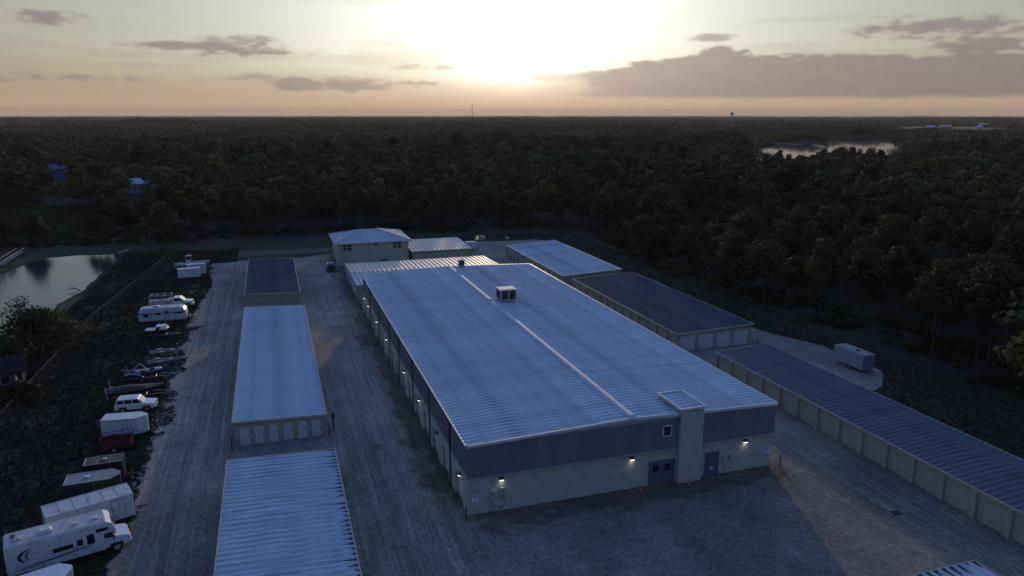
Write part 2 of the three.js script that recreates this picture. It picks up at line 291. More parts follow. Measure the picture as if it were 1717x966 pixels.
// water
const rippleTex = tex(512, (u, v) => .5 + (fbm(u * 26, v * 26, 4, 26) - .5) * .8, false);
M.water = P({ color: C(.035, .042, .040), roughness: .05, ior: 1.33, bumpMap: rippleTex, bumpScale: .012 });
M.lake = P({ color: C(.05, .06, .06), roughness: .06, ior: 1.33 });
const POND = [[-38.8, 204.5], [-36.2, 196], [-36.4, 186], [-37.2, 161.5], [-38.7, 152], [-39.2, 134], [-40.2, 121], [-44, 108], [-58, 104], [-78, 112], [-84, 150], [-70, 172], [-58.5, 181], [-56.4, 196], [-53, 204.6], [-46.7, 206]];
structure(sheet(POND, .022, M.water, [0, 0, 6, 6], .5), 'pond');
const DITCH = [[-9.4, 191.5], [14, 192], [15, 198], [-9.8, 201]], CANAL = [[30, 198.5], [66, 197.5], [75, 202.4], [67, 205.2], [36, 207.4], [29, 204]];
structure(sheet(DITCH, .022, S({ color: C(.018, .017, .013), roughness: .75 }), [0, 0, 6, 6], .5), 'ditch'); structure(sheet(CANAL, .022, M.water, [0, 0, 6, 6], .5), 'canal');
const polar = (l) => l.map(([dg, d]) => [Math.sin(R(17.99 + dg)) * d, Math.cos(R(17.99 + dg)) * d]);
const LAKE1 = polar([[17.4, 520], [22.6, 520], [22.3, 860], [21.6, 1000], [20.6, 960], [19.6, 1000], [18.6, 930], [17.7, 880]]), LAKE2 = polar([[22.5, 1010], [22.9, 620], [28.4, 620], [28.2, 1150], [27.6, 1330], [25.6, 1350], [23.6, 1300], [21.9, 1180]]);
structure(sheet(LAKE1, .03, M.lake, [0, 0, 60, 60], 4, 8), 'lake'); structure(sheet(LAKE2, .03, M.lake, [0, 0, 60, 60], 4, 8), 'lake');
const FARPOND = [[[935, 2960], [980, 2950], [1000, 3060], [950, 3075]], [[1050, 2930], [1120, 2920], [1130, 3000], [1060, 3010]]];
for (const f of FARPOND) structure(sheet(f, .03, M.lake, [0, 0, 60, 60], 4, 20), 'lake');
console.log('ground done');

// ---------------------------------------------------------------- buildings
// ribbed roof sheet: runs along local x, one rib per sheet width (along z)
const sheetCache = {};
function roofSheetGeo(L, pitch, rib = .07) {
  const key = L.toFixed(3) + pitch + rib; if (sheetCache[key]) return sheetCache[key];
  const q = pitch * .5, prof = [[0, 0], [pitch - q, 0], [pitch - q * .68, rib], [pitch - q * .32, rib], [pitch, 0]], pos = [], uv = [];
  for (let i = 0; i < prof.length - 1; i++) { const [z0, y0] = prof[i], [z1, y1] = prof[i + 1]; pos.push(...quad([-L / 2, y0, z0], [-L / 2, y1, z1], [L / 2, y1, z1], [L / 2, y0, z0])); uv.push(0, z0, 0, z1, L, z1, 0, z0, L, z1, L, z0); }
  return sheetCache[key] = triGeo(pos, uv);
}
// roof of sheets laid side by side; along 'x' they run left-right, along 'z' front-back; y(a) gives the height at the two ends
function sheetRoof(parent, name, along, from, to, end0, end1, y0, y1, mats, pitch = .7, rib = .07) {
  const roof = new THREE.Group(); roof.name = name; parent.add(roof);
  const run = end1 - end0, L = Math.hypot(run, y1 - y0), n = Math.max(1, Math.round((to - from) / pitch)), p = (to - from) / n, g = roofSheetGeo(L, +p.toFixed(4), rib), a = Math.atan2(y1 - y0, run);
  for (let k = 0; k < n; k++) {
    const m = part(roof, 'roof_sheet', g, mats[Math.floor(fbm(k * .31 + from, y0 + end0, 2) * mats.length * 1.2 + (mats.length > 3 ? rnd() * 4 : 0)) % mats.length]);
    if (along === 'x') { m.position.set((end0 + end1) / 2, (y0 + y1) / 2, from + k * p); m.rotation.z = a; }
    else { m.rotation.order = 'YXZ'; m.rotation.y = -Math.PI / 2; m.position.set(to - k * p, (y0 + y1) / 2, (end0 + end1) / 2); m.rotation.z = a; m.position.x = from + (k + 1) * p; }
  }
  return roof;
}
// roll-up door with horizontal slats
const doorCache = {};
function doorGeo(w, h) {
  const key = w.toFixed(2) + h; if (doorCache[key]) return doorCache[key];
  const n = Math.round(h / .19), pos = [], uv = [];
  for (let i = 0; i < n; i++) { const a = i / n * h, b = (i + .72) / n * h, c = (i + 1) / n * h; for (const [p, q, zp, zq] of [[a, b, .03, .03], [b, c, .03, .005]]) { pos.push(...quad([-w / 2, p, zp], [w / 2, p, zp], [w / 2, q, zq], [-w / 2, q, zq])); uv.push(0, p, w, p, w, q, 0, p, w, q, 0, q); } const z = .005; pos.push(...quad([-w / 2, c, z], [w / 2, c, z], [w / 2, c + .001, .03], [-w / 2, c + .001, .03])); uv.push(0, c, w, c, w, c, 0, c, w, c, 0, c); }
  return doorCache[key] = triGeo(pos, uv);
}
const latchGeo = box(.16, .10, .06);
const FACE = { front: [0, 1, 0], left: [-1, 0, -Math.PI / 2], right: [1, 0, Math.PI / 2], back: [0, -1, Math.PI] };
function put(m, w, d, face, u, y, out) { // place a piece on a wall: u metres along it, out metres in front
  const [nx, nz, th] = FACE[face], ux = Math.cos(th), uz = -Math.sin(th);
  m.rotation.y = th; m.position.set(nx * (w / 2 + out) + ux * u, y, nz * (d / 2 + out) + uz * u); return m;
}
// openings: even row of roll-up doors between piers
function doorRow(b, w, d, face, S0, n, h, o = {}) {
  const pier = o.pier ?? .34, bay = S0 / n, dw = bay - pier, hh = o.head ?? .32, dh = h - hh;
  const pierGeo = uvm(box(pier, h, o.deep ?? .14)), headGeo = uvm(box(S0 + pier, hh, .13));
  const head = part(b, 'header', headGeo, o.pierMat ?? M.cream); put(head, w, d, face, 0, h - hh / 2, .065);
  for (let k = 0; k <= n; k++) { const m = part(b, 'pier', pierGeo, o.pierMat ?? M.cream); put(m, w, d, face, -S0 / 2 + k * bay, h / 2 - .003, (o.deep ?? .14) / 2 + .002); }
  for (let k = 0; k < n; k++) {
    const m = part(b, 'door', doorGeo(+(dw - .04).toFixed(2), +(dh - .02).toFixed(2)), o.doorMat ?? M.doorWhite); put(m, w, d, face, -S0 / 2 + (k + .5) * bay, .01, .012);
    const l = part(m, 'latch', latchGeo, M.darkSteel); l.position.set(dw / 2 - .16, 1.05, .05);
  }
}
function lampOn(b, w, d, face, u, y, lit = true, power = .55) {
  const lamp = new THREE.Group(); lamp.name = 'wall_lamp'; b.add(lamp); put(lamp, w, d, face, u, y, 0);
  part(lamp, 'housing', [extrude([[0, -.14], [.30, -.06], [.30, .04], [.06, .14], [0, .14]], .42, .01).rotateY(-Math.PI / 2)], M.darkSteel);
  const l = part(lamp, 'lens', box(.34, .03, .20, 0, -.145, .16), lit ? M.lens : M.steel);
  if (lit) { const s = new THREE.SpotLight(C(1, .95, .82), power, 0, R(72), .6, 2); s.name = 'wall_lamp'; s.position.set(0, -.19, .2); s.target.position.set(0, -2, .25); s.castShadow = true; s.shadow.radius = 4; lamp.add(s, s.target); }
  return lamp;
}
function storage(name, label, x0, x1, z0, z1, hL, hR, mats, o = {}) {
  const w = x1 - x0, d = z1 - z0, b = thing(name, label, 'building', (x0 + x1) / 2, (z0 + z1) / 2, 0, 'storage unit buildings');
  const wl = w - .5, dl = d - .5, wallMat = o.wall ?? M.cream;
  const pos = [], A = [-wl / 2, 0], y = (x) => hL + (hR - hL) * (x / w + .5) - .06, X = [-wl / 2, wl / 2], Zz = [-dl / 2, dl / 2];
  const p = (x, top, z) => [x, top ? y(x) : 0, z];
  pos.push(...quad(p(X[0], 0, Zz[1]), p(X[1], 0, Zz[1]), p(X[1], 1, Zz[1]), p(X[0], 1, Zz[1])), ...quad(p(X[1], 0, Zz[0]), p(X[0], 0, Zz[0]), p(X[0], 1, Zz[0]), p(X[1], 1, Zz[0])), ...quad(p(X[0], 0, Zz[0]), p(X[0], 0, Zz[1]), p(X[0], 1, Zz[1]), p(X[0], 1, Zz[0])), ...quad(p(X[1], 0, Zz[1]), p(X[1], 0, Zz[0]), p(X[1], 1, Zz[0]), p(X[1], 1, Zz[1])), ...quad(p(X[0], 1, Zz[1]), p(X[1], 1, Zz[1]), p(X[1], 1, Zz[0]), p(X[0], 1, Zz[0])));
  part(b, 'wall', uvm(triGeo(pos)), wallMat);
  sheetRoof(b, 'roof', o.along ?? 'x', ...(o.along === 'z' ? [-w / 2, w / 2, -d / 2, d / 2, o.hBack ?? hL, o.hFront ?? hL] : [-d / 2, d / 2, -w / 2, w / 2, hL, hR]), mats, o.pitch, o.rib);
  const a = Math.atan2(hR - hL, w), tm = o.trim ?? M.creamTrim, f = (n, g, yy, x, z, rz = 0) => { const m = part(b, n, g, tm); m.position.set(x, yy, z); m.rotation.z = rz; };
  const yo = (s) => (o.along === 'z' ? (s > 0 ? o.hFront ?? hL : o.hBack ?? hL) : (hL + hR) / 2);
  f('fascia', box(w + .14, .24, .05), yo(1) - .05, 0, d / 2 + .03, o.along === 'z' ? 0 : a); f('fascia', box(w + .14, .24, .05), yo(-1) - .05, 0, -d / 2 - .03, o.along === 'z' ? 0 : a);
  if (o.along === 'z') { const az = Math.atan2((o.hBack ?? hL) - (o.hFront ?? hL), d), L = Math.hypot(d, (o.hBack ?? hL) - (o.hFront ?? hL)); for (const s of [-1, 1]) { const m = part(b, 'fascia', box(.05, .24, L - .02), tm); m.position.set(s * (w / 2 + .03), (yo(1) + yo(-1)) / 2 - .05, 0); m.rotation.x = az; } }
  else { f('gutter', box(.10, .16, d - .02), hL - .04, -w / 2 - .045, 0); f('gutter', box(.10, .16, d - .02), hR - .04, w / 2 + .045, 0); }
  for (const r of o.rows ?? []) doorRow(b, wl, dl, r.face, r.len, r.n, r.h, r);
  for (const l of o.lamps ?? []) lampOn(b, wl, dl, l[0], l[1], l[2], l[3], .35);
  return b;
}
storage('storage_building', 'long low storage building with pale roof at the bottom edge of the picture', -5.6, 4.1, 36, 68.4, 2.78, 2.48, stainedRoof(9.7, .7, false), { rows: [{ face: 'back', len: 9.0, n: 6, h: 2.2 }], lamps: [['left', -12, 2.3, false], ['left', 6, 2.3, false]] });
storage('storage_building', 'long pale roofed storage building with six white doors in its end wall', -5.55, 4.0, 77.5, 127.7, 2.78, 2.44, M.roofPale, { rows: [{ face: 'front', len: 8.8, n: 6, h: 2.36, pier: .42 }, { face: 'right', len: 48, n: 16, h: 2.2 }], lamps: [['left', 17, 2.3, false], ['left', 4, 2.3, false], ['left', -10, 2.3, false]] });
storage('storage_building', 'dark roofed storage building with three wide doors, farthest of the narrow row', -5.8, 3.7, 137.3, 173, 2.75, 2.5, M.roofDark, { rows: [{ face: 'front', len: 8.8, n: 3, h: 2.3, doorMat: M.cream }, { face: 'right', len: 33, n: 11, h: 2.2 }], lamps: [['left', 10, 2.3, false], ['left', -1, 2.3, false], ['left', -11, 2.3, false]] });
storage('storage_building', 'long slate roofed storage building with wide cream doors facing the gravel lane', 55.9, 64.3, 26, 82.8, 2.75, 3.0, M.roofSlate, { rows: [{ face: 'left', len: 55.8, n: 17, h: 2.6, pier: .5, doorMat: M.doorBeige, deep: .32, pierMat: M.creamTrim }] });
storage('storage_building', 'dark roofed storage building with four white doors in its end wall', 55.3, 68.4, 91.6, 131.6, 2.7, 3.2, M.roofDark, { rows: [{ face: 'left', len: 39, n: 13, h: 2.5, pier: .5, doorMat: M.doorBeige, deep: .28, pierMat: M.creamTrim }, { face: 'front', len: 12.2, n: 4, h: 2.62, pier: .5 }], lamps: [['right', 12, 2.8, false], ['right', -4, 2.8, false]] });
storage('storage_building', 'pale blue roofed storage building farthest back beside the forest edge', 54.6, 67.5, 134.6, 173, 2.65, 3.3, M.roofMain, { rows: [{ face: 'left', len: 37.4, n: 13, h: 2.45, pier: .5, doorMat: M.doorBeige, deep: .28, pierMat: M.creamTrim }], lamps: [['right', 12, 2.8, false], ['right', -4, 2.8, false]] });
storage('storage_building', 'corner of a stained metal roofed building at the bottom right', 36.5, 46.5, 14, 34.9, 2.6, 2.6, stainedRoof(20.9, .7, true), { along: 'z', hBack: 2.65, hFront: 3.0 });
// broad low building between the warehouse and the office house: shallow gable, ribs front to back
{
  const b = thing('storage_building', 'low ribbed metal roofed building between the warehouse and the office house', 'building', 29.6, 148.9, 0, 'storage unit buildings'), w = 31.2, d = 22;
  part(b, 'wall', uvm(box(w - .5, 2.8, d - .5, 0, 1.4, 0)), M.cream);
  sheetRoof(b, 'roof', 'z', -w / 2, w / 2, -d / 2, 0, 2.86, 3.1, M.roofGalv, .95, .13); sheetRoof(b, 'roof', 'z', -w / 2, w / 2, 0, d / 2, 3.1, 2.86, M.roofPale, .95, .13);
  part(b, 'ridge_cap', box(w + .1, .05, .34, 0, 3.16, 0), M.trimGrey);
  for (const s of [-1, 1]) { part(b, 'fascia', box(w + .1, .2, .06, 0, 2.8, s * (d / 2 + .035)), M.creamTrim); part(b, 'fascia', extrude([[-d / 2, 2.72], [d / 2, 2.72], [d / 2, 2.93], [0, 3.17], [-d / 2, 2.93]], .05).rotateY(Math.PI / 2).translate(s * (w / 2 + .03), 0, 0), M.creamTrim); }
  doorRow(b, w - .5, d - .5, 'left', 20.4, 6, 2.5, {}); doorRow(b, w - .5, d - .5, 'back', 30, 10, 2.5, {});
}
storage('storage_building', 'small storage building with striped sunlit roof attached behind the office house', 30.6, 45.4, 171, 186, 2.6, 2.6, M.roofGalv, { along: 'z', hFront: 2.65, hBack: 3.1, pitch: .95, rib: .13, rows: [{ face: 'front', len: 14, n: 5, h: 2.4, doorMat: M.doorBeige }] });

// main warehouse: stucco below, ribbed siding above, shallow gable roof
const W0 = 14.3, W1 = 45.5, D0 = 56.4, D1 = 129.6, WH = 6.7, WR = 7.2;
const wh = thing('warehouse', 'large warehouse with pale blue ribbed roof and grey siding over stucco walls', 'building', (W0 + W1) / 2, (D0 + D1) / 2);
{
  const w = W1 - W0, d = D1 - D0, hs = 3.6, b = wh;
  // stucco base: closed body, the left wall cut by recessed doors
  part(b, 'wall', uvm(box(w - .635, hs + .2, d - .5, .0675, (hs + .2) / 2, 0)), M.stucco);
  part(b, 'upper_wall', uvm(box(w - .3, WH - hs - .25, d - .3, 0, hs + .2 + (WH - hs - .25) / 2, 0)), M.trimGrey);
  // left wall: thick outer leaf with openings, doors set back
  const bays = [56.6, 62.58, 72.0, 81.5, 91.1, 99.1, 109, 119.4, 129.4], zc = (D0 + D1) / 2, pieces = [], doors = [];
  const leaf = (za, zb, y0, y1) => { if (zb - za > .02) pieces.push(box(.38, y1 - y0, zb - za, -w / 2 + .2, (y0 + y1) / 2, -((za + zb) / 2 - zc))); };
  for (let k = 0; k < bays.length - 1; k++) {
    const a = bays[k], e = bays[k + 1], n = e - a > 7 ? 2 : 1, gap = (e - a) / n; let z = a;
    for (let q = 0; q < n; q++) { const c = a + gap * (q + .5), dw = Math.min(2.7, gap - 1.2); leaf(z, c - dw / 2, 0, hs + .1); leaf(c - dw / 2, c + dw / 2, 2.5, hs + .1); doors.push([c, dw]); z = c + dw / 2; }
    leaf(z, e, 0, hs + .1);
  }
  leaf(D0 + .25, bays[0], 0, hs + .1);
  part(b, 'wall', uvm(merge(pieces)), M.stucco);
  for (const [c, dw] of doors) { const m = part(b, 'door', doorGeo(+dw.toFixed(2), 2.5), M.doorWhite); m.rotation.y = -Math.PI / 2; m.position.set(-w / 2 + .30, .01, -(c - zc)); const l = part(m, 'latch', latchGeo, M.darkSteel); l.position.set(dw / 2 - .2, 1.05, .05); }
  // siding panels with three ribs each
  const sidingGeo = (pw, h) => { const pos = [], uv = [], pr = []; for (let k = 0; k < 3; k++) { const o = k * pw / 3; pr.push([o, 0], [o + pw / 3 - .14, 0], [o + pw / 3 - .105, .04], [o + pw / 3 - .045, .04]); } pr.push([pw, 0]); for (let i = 0; i < pr.length - 1; i++) { const [x0, z0] = pr[i], [x1, z1] = pr[i + 1]; pos.push(...quad([x0 - pw / 2, 0, z0], [x1 - pw / 2, 0, z1], [x1 - pw / 2, h, z1], [x0 - pw / 2, h, z0])); uv.push(x0, 0, x1, 0, x1, h, x0, 0, x1, h, x0, h); } return triGeo(pos, uv); };
  const yb = hs, hh = WH - hs - .12;
  const strip = (face, u0, u1, yl = yb, ht = hh) => { const n = Math.round((u1 - u0) / .93), pw = (u1 - u0) / n, g = sidingGeo(pw, ht); for (let k = 0; k < n; k++) { const m = part(b, 'siding_panel', g, M.siding[Math.floor(fbm(k * .37 + u0, 5, 2) * 3.3) % 3]); put(m, w, d, face, u0 + (k + .5) * pw, yl, -.02); } };
  const cx = (W0 + W1) / 2, tx0 = 34.75 - cx, tx1 = 37.2 - cx;
  strip('front', -w / 2, tx0 - .02); strip('front', tx1 + .02, w / 2); strip('left', -d / 2, d / 2); strip('right', -d / 2, d / 2); strip('back', -w / 2, w / 2);
  for (const [f, L] of [['left', d], ['right', d], ['back', w]]) put(part(b, 'base_trim', box(L, .10, .06), M.trimGrey), w, d, f, 0, yb - .03, .02);
  put(part(b, 'base_trim', box(tx0 + w / 2 - .03, .10, .06), M.trimGrey), w, d, 'front', (-w / 2 + tx0) / 2, yb - .03, .02); put(part(b, 'base_trim', box(w / 2 - tx1 - .03, .10, .06), M.trimGrey), w, d, 'front', (w / 2 + tx1) / 2, yb - .03, .02);
  // gable infill, eaves and rake trim
  for (const s of [-1, 1]) part(b, 'gable_wall', extrude([[-w / 2 + .05, WH - .2], [w / 2 - .05, WH - .2], [w / 2 - .05, WH - .03], [0, WR - .03], [-w / 2 + .05, WH - .03]], .12).translate(0, 0, s * (d / 2 - .1)), M.trimGrey);
  const sl = Math.atan2(WR - WH, w / 2), Ls = Math.hypot(WR - WH, w / 2);
  for (const s of [-1, 1]) for (const t of [-1, 1]) { if (s > 0 && t > 0) { for (const [u0, u1] of [[0, tx0 - .1], [tx1 + .1, w / 2]]) { const m = part(b, 'rake_trim', box((u1 - u0) - .01, .26, .14), M.trim); m.position.set((u0 + u1) / 2, WH + (WR - WH) * (1 - (u0 + u1) / 2 / (w / 2)) - .08, d / 2 + .06); m.rotation.z = -sl; } continue; } const m = part(b, 'rake_trim', box(Ls, .26, .14), M.trim); m.position.set(t * w / 4, (WH + WR) / 2 - .08, s * (d / 2 + .06)); m.rotation.z = -t * sl; }
  for (const s of [-1, 1]) part(b, 'gutter', box(.16, .18, d - .1, s * (w / 2 + .10), WH - .06, 0), M.trimGrey);
  sheetRoof(b, 'roof', 'x', -d / 2, d / 2, -w / 2 - .04, 0, WH, WR, M.roofMain); sheetRoof(b, 'roof', 'x', -d / 2, d / 2, 0, w / 2 + .04, WR, WH, M.roofMain);
  // ridge: continuous flashing and three raised vents
  part(b, 'ridge_flashing', extrude([[-.45, WR + .042], [0, WR + .075], [.45, WR + .042], [.45, WR + .05], [0, WR + .085], [-.45, WR + .05]], d), M.roofMain[1]);
  for (const [za, zb] of [[56.6, 94.5], [102.5, 120.5], [123.5, 129.2]]) part(b, 'ridge_vent', extrude([[-.24, WR + .06], [.24, WR + .06], [.20, WR + .20], [0, WR + .235], [-.20, WR + .20]], zb - za).translate(0, 0, -((za + zb) / 2 - zc)), M.ridge);
  // downspouts on the long side
  for (const z of bays.slice(1, -1)) part(b, 'downspout', [box(.11, WH - .2, .14, -w / 2 - .10, (WH - .2) / 2, -(z - zc)), box(.34, .10, .14, -w / 2 - .22, .09, -(z - zc))], M.darkSteel);
  // front: stucco pier rising through the roof
  const tw = tx1 - tx0, tc = (tx0 + tx1) / 2;
  const tower = part(b, 'tower', uvm(merge([box(tw, 7.2, .5, tc, 3.6, d / 2 + .05), box(tw, 1.3, 4.0, tc, 6.75, d / 2 - 1.96)])), M.stucco);
  const tr = sheetRoof(tower, 'tower_roof', 'x', d / 2 - 3.9, d / 2 + .24, tc - tw / 2 + .02, tc + tw / 2 - .02, 7.44, 7.44, M.roofMain, .69);
  part(tower, 'coping', [box(tw + .24, .22, .12, tc, 7.47, d / 2 + .34), box(tw + .24, .22, .12, tc, 7.47, d / 2 - 3.98), box(.12, .22, 4.2, tc - tw / 2 - .06, 7.472, d / 2 - 1.82), box(.12, .22, 4.2, tc + tw / 2 + .06, 7.472, d / 2 - 1.82)], M.trim);
  // doors and window in the front wall
  const fz = d / 2 - .25;
  const dd = new THREE.Group(); dd.name = 'double_door'; b.add(dd); dd.position.set((31.95 + 34.5) / 2 - cx, 0, fz);
  part(dd, 'frame', [box(.12, 2.3, .12, -1.3, 1.15, .03), box(.12, 2.3, .12, 1.3, 1.15, .03), box(2.72, .12, .12, 0, 2.36, .03)], M.doorGrey);
  for (const s of [-1, 1]) { part(dd, 'door_leaf', box(1.2, 2.26, .06, s * .61, 1.14, .03), M.doorGrey); part(dd, 'window', box(.62, .72, .02, s * .61, 1.66, .07), M.glass); part(dd, 'handle', box(.05, .26, .06, s * .14, 1.05, .09), M.steel); }
  const sd = new THREE.Group(); sd.name = 'door'; b.add(sd); sd.position.set((37.95 + 39.4) / 2 - cx, 0, fz);
  part(sd, 'frame', [box(.10, 2.34, .12, -.70, 1.17, .03), box(.10, 2.34, .12, .70, 1.17, .03), box(1.5, .10, .12, 0, 2.39, .03)], M.doorGrey);
  part(sd, 'door_leaf', box(1.28, 2.32, .06, 0, 1.16, .03), M.doorGrey); part(sd, 'notice', box(.40, .30, .01, 0, 1.72, .068), M.decalGrey); part(sd, 'notice', box(.32, .34, .01, -.02, .78, .068), M.whiteDirty); part(sd, 'handle', box(.05, .2, .06, .5, 1.05, .09), M.steel);
  const wi = new THREE.Group(); wi.name = 'window'; b.add(wi); wi.position.set(33.5 - cx, 5.45, d / 2 + .03);
  part(wi, 'frame', [box(.09, 1.05, .08, -.44, 0, 0), box(.09, 1.05, .08, .44, 0, 0), box(.97, .09, .08, 0, .5, 0), box(.97, .09, .08, 0, -.5, 0)], M.trim); part(wi, 'pane', box(.8, .92, .03, 0, 0, -.015), M.glass);
  for (const x of [17.4, 30.05, 42.3]) lampOn(b, w, d - .5, 'front', x - cx, 3.12);
  for (const [z, lit] of [[58.9, 1], [68.2, 0], [77.6, 1], [87.4, 1], [102, 1], [111.8, 1], [122, 1], [127.7, 1]]) lampOn(b, w - .02, d, 'left', -(z - zc), 2.95, !!lit, .5);
}
console.log('warehouse done');
// office house with hip roof
{
  const cx = 21.85, zc = 179.2, w = 16.4, d = 14.4, b = thing('office_house', 'two storey cream stucco house with pale blue hip roof behind the warehouse', 'house', cx, zc);
  part(b, 'wall', uvm(box(w, 5.4, d, 0, 2.7, 0)), M.stuccoHouse);
  const e = [w / 2 + .75, d / 2 + .75], y0 = 5.42, y1 = 7.35, rg = 1.9;
  const A = [-e[0], y0, e[1]], B = [e[0], y0, e[1]], Cc = [e[0], y0, -e[1]], D = [-e[0], y0, -e[1]], E1 = [-rg, y1, 0], E2 = [rg, y1, 0];
  const roof = new THREE.Group(); roof.name = 'roof'; b.add(roof);
  const slope = (...t) => part(roof, 'roof_slope', uvm(triGeo(t.flat())), M.roofMain[1]);
  slope(...[A, B, E2, A, E2, E1]); slope(...[Cc, D, E1, Cc, E1, E2]); slope(B, Cc, E2); slope(D, A, E1);
  part(roof, 'soffit', box(2 * e[0] - .1, .05, 2 * e[1] - .1, 0, y0 - .16, 0), M.creamTrim);
  part(roof, 'fascia', [box(2 * e[0], .2, .05, 0, y0 - .08, e[1]), box(2 * e[0], .2, .05, 0, y0 - .08, -e[1]), box(.05, .2, 2 * e[1] - .06, -e[0], y0 - .08, 0), box(.05, .2, 2 * e[1] - .06, e[0], y0 - .08, 0)], M.trim);
  const v = (p) => V(...p).add(V(0, .03, 0)); for (const [p, q] of [[A, E1], [B, E2], [Cc, E2], [D, E1], [E1, E2]]) part(roof, 'hip_cap', bar(v(p), v(q), .09, 5), M.trimGrey);
  const win = (x, y, ww, hh, split) => { const g = new THREE.Group(); g.name = 'window'; b.add(g); g.position.set(x, y, d / 2 + .02); part(g, 'frame', [box(ww + .12, .07, .08, 0, hh / 2, 0), box(ww + .12, .07, .08, 0, -hh / 2, 0), box(.06, hh, .08, -ww / 2 - .02, 0, 0), box(.06, hh, .08, ww / 2 + .02, 0, 0)].concat(split ? [box(ww, .05, .06, 0, 0, .01)] : []), M.trim); if (split) { part(g, 'pane', box(ww, hh / 2 - .05, .03, 0, hh / 4, 0), M.glass); part(g, 'pane', box(ww, hh / 2 - .05, .03, 0, -hh / 4, 0), M.glass); } else part(g, 'pane', box(ww, hh - .06, .03), M.glass); };
  for (const x of [15.3, 16.35]) win(x - cx, 4.35, .85, 1.55, true); for (const x of [26.9, 27.95]) win(x - cx, 4.35, .85, 1.55, true); win(22.35 - cx, 4.72, .75, .72, true);
  for (const s of [-1, 1]) part(b, 'downspout', box(.10, 5.3, .10, s * (w / 2 - .35) + (s < 0 ? .3 : 0), 2.65, d / 2 + .06), M.creamTrim);
  const dr = part(b, 'door', box(.06, 2.1, 1, -w / 2 - .02, 1.05, -2), M.doorGrey); part(dr, 'handle', box(.05, .05, .14, -w / 2 - .06, 1.05, -1.65), M.steel);
  const ac = thing('condenser_unit', 'dark box shaped condenser on a bracket against the office house front wall', 'air conditioner', 23.9, 171.2);
  part(ac, 'casing', rbox(1.5, 1.05, .8, .05, 0, .72, 0), M.darkSteel); part(ac, 'grille', Array.from({ length: 7 }, (_, i) => box(1.3, .05, .03, 0, .34 + i * .12, .41)), M.steel); part(ac, 'base', box(1.6, .18, .9, 0, .1, 0), M.concrete);
}

// ---------------------------------------------------------------- on and around the warehouse
function rooftopUnit(label, x, zf, w, h, d, y) {
  const t = thing('rooftop_unit', label, 'air conditioner', x, zf, 0, undefined, y);
  part(t, 'curb', box(w * .9, .3, d * .9, 0, .14, 0), M.steel);
  part(t, 'cabinet', box(w, h, d, 0, .28 + h / 2, 0), M.trimGrey);
  part(t, 'lid', rbox(w + .14, .1, d + .14, .03, 0, .33 + h, 0), M.ridge);
  const gr = part(t, 'grille', box(w * .36, h * .8, .03, -w * .22, .28 + h * .52, d / 2 + .02), M.black); part(t, 'grille', box(w * .36, h * .8, .03, w * .24, .28 + h * .52, d / 2 + .02), M.black);
  for (let k = 0; k < 5; k++) part(t, 'louvre', box(.03, h * .7, d * .13, -w / 2 - .02, .28 + h * .5, -d * .36 + k * d * .18), M.darkSteel);
  for (let k = 0; k < 4; k++) part(t, 'fan_slot', box(w * .14, .02, d * .14, -w * .27 + k * w * .19, .392 + h, d * .28), M.black);
  return t;
}
{ const u = rooftopUnit('boxy rooftop unit with sunlit lid halfway along the warehouse ridge', 32.3, 102.2, 2.5, 1.55, 2.2, 7.1); part(u, 'duct', [bar(V(.2, .15, 1.2), V(1.4, .15, 1.7), .06), bar(V(1.4, .15, 1.7), V(1.6, .3, 1.7), .12, 8), bar(V(-.8, .12, 1.1), V(.9, .12, 1.9), .05)], M.steel); }
rooftopUnit('small dark rooftop unit at the far end of the warehouse ridge', 32.0, 128.3, .95, 1.1, .9, 7.1);
function wallSign(label, x, y, zf) {
  const c = document.createElement('canvas'); c.width = 128; c.height = 128; const g = c.getContext('2d');
  g.fillStyle = '#d6dae2'; g.fillRect(0, 0, 128, 128); g.fillStyle = '#1c2f86'; g.fillRect(16, 14, 42, 24); g.fillRect(68, 14, 44, 24); g.strokeStyle = '#2a49a8'; g.lineWidth = 9; g.beginPath(); g.moveTo(24, 62); g.quadraticCurveTo(62, 44, 74, 72); g.quadraticCurveTo(86, 96, 108, 66); g.stroke(); g.fillStyle = '#3352a8'; g.fillRect(22, 92, 30, 14); g.fillRect(72, 98, 36, 12);
  const tx = new THREE.CanvasTexture(c); tx.colorSpace = THREE.SRGBColorSpace; tx.magFilter = THREE.LinearFilter;
  const t = thing('wall_sign', label, 'sign', x, zf, 0, 'blue and white wall signs', y);
  part(t, 'plate', box(.66, .66, .03), M.whiteDirty); part(t, 'print', new THREE.PlaneGeometry(.6, .6).translate(0, 0, .02), S({ map: tx, roughness: .6 }));
}
wallSign('blue and white notice sign beside the meter boxes on the warehouse wall', 15.0, 1.55, 56.62); wallSign('blue and white notice sign on the warehouse wall near the striped bollard', 44.9, 1.75, 56.62);
for (const [x, y, l] of [[16.6, 1.75, 'grey electrical meter box on the warehouse wall, the one beside the notice sign'], [17.5, 1.9, 'grey electrical meter box on the warehouse wall below the lamp']]) { const t = thing('meter_box', l, 'meter box', x, 56.62, 0, 'meter boxes', y); part(t, 'box', rbox(.46, .75, .2, .03, 0, 0, .07), M.stucco); part(t, 'meter', cyl(.13, .13, .08, 14).rotateX(Math.PI / 2).translate(0, .12, .2), M.steel); part(t, 'conduit', bar(V(-.15, -.37, .06), V(-.15, -y, .06), .035), M.trimGrey); part(t, 'conduit', bar(V(.14, -.37, .06), V(.14, -y + .5, .06), .03), M.trimGrey); }
{ const t = thing('junction_box', 'small grey box near the ground under the two meter boxes', 'meter box', 17.15, 56.62, 0, undefined, .72); part(t, 'box', rbox(.9, .34, .18, .03, 0, 0, .07), M.stucco); part(t, 'conduit', bar(V(.1, -.17, .08), V(.1, -.72, .08), .04), M.trimGrey); }
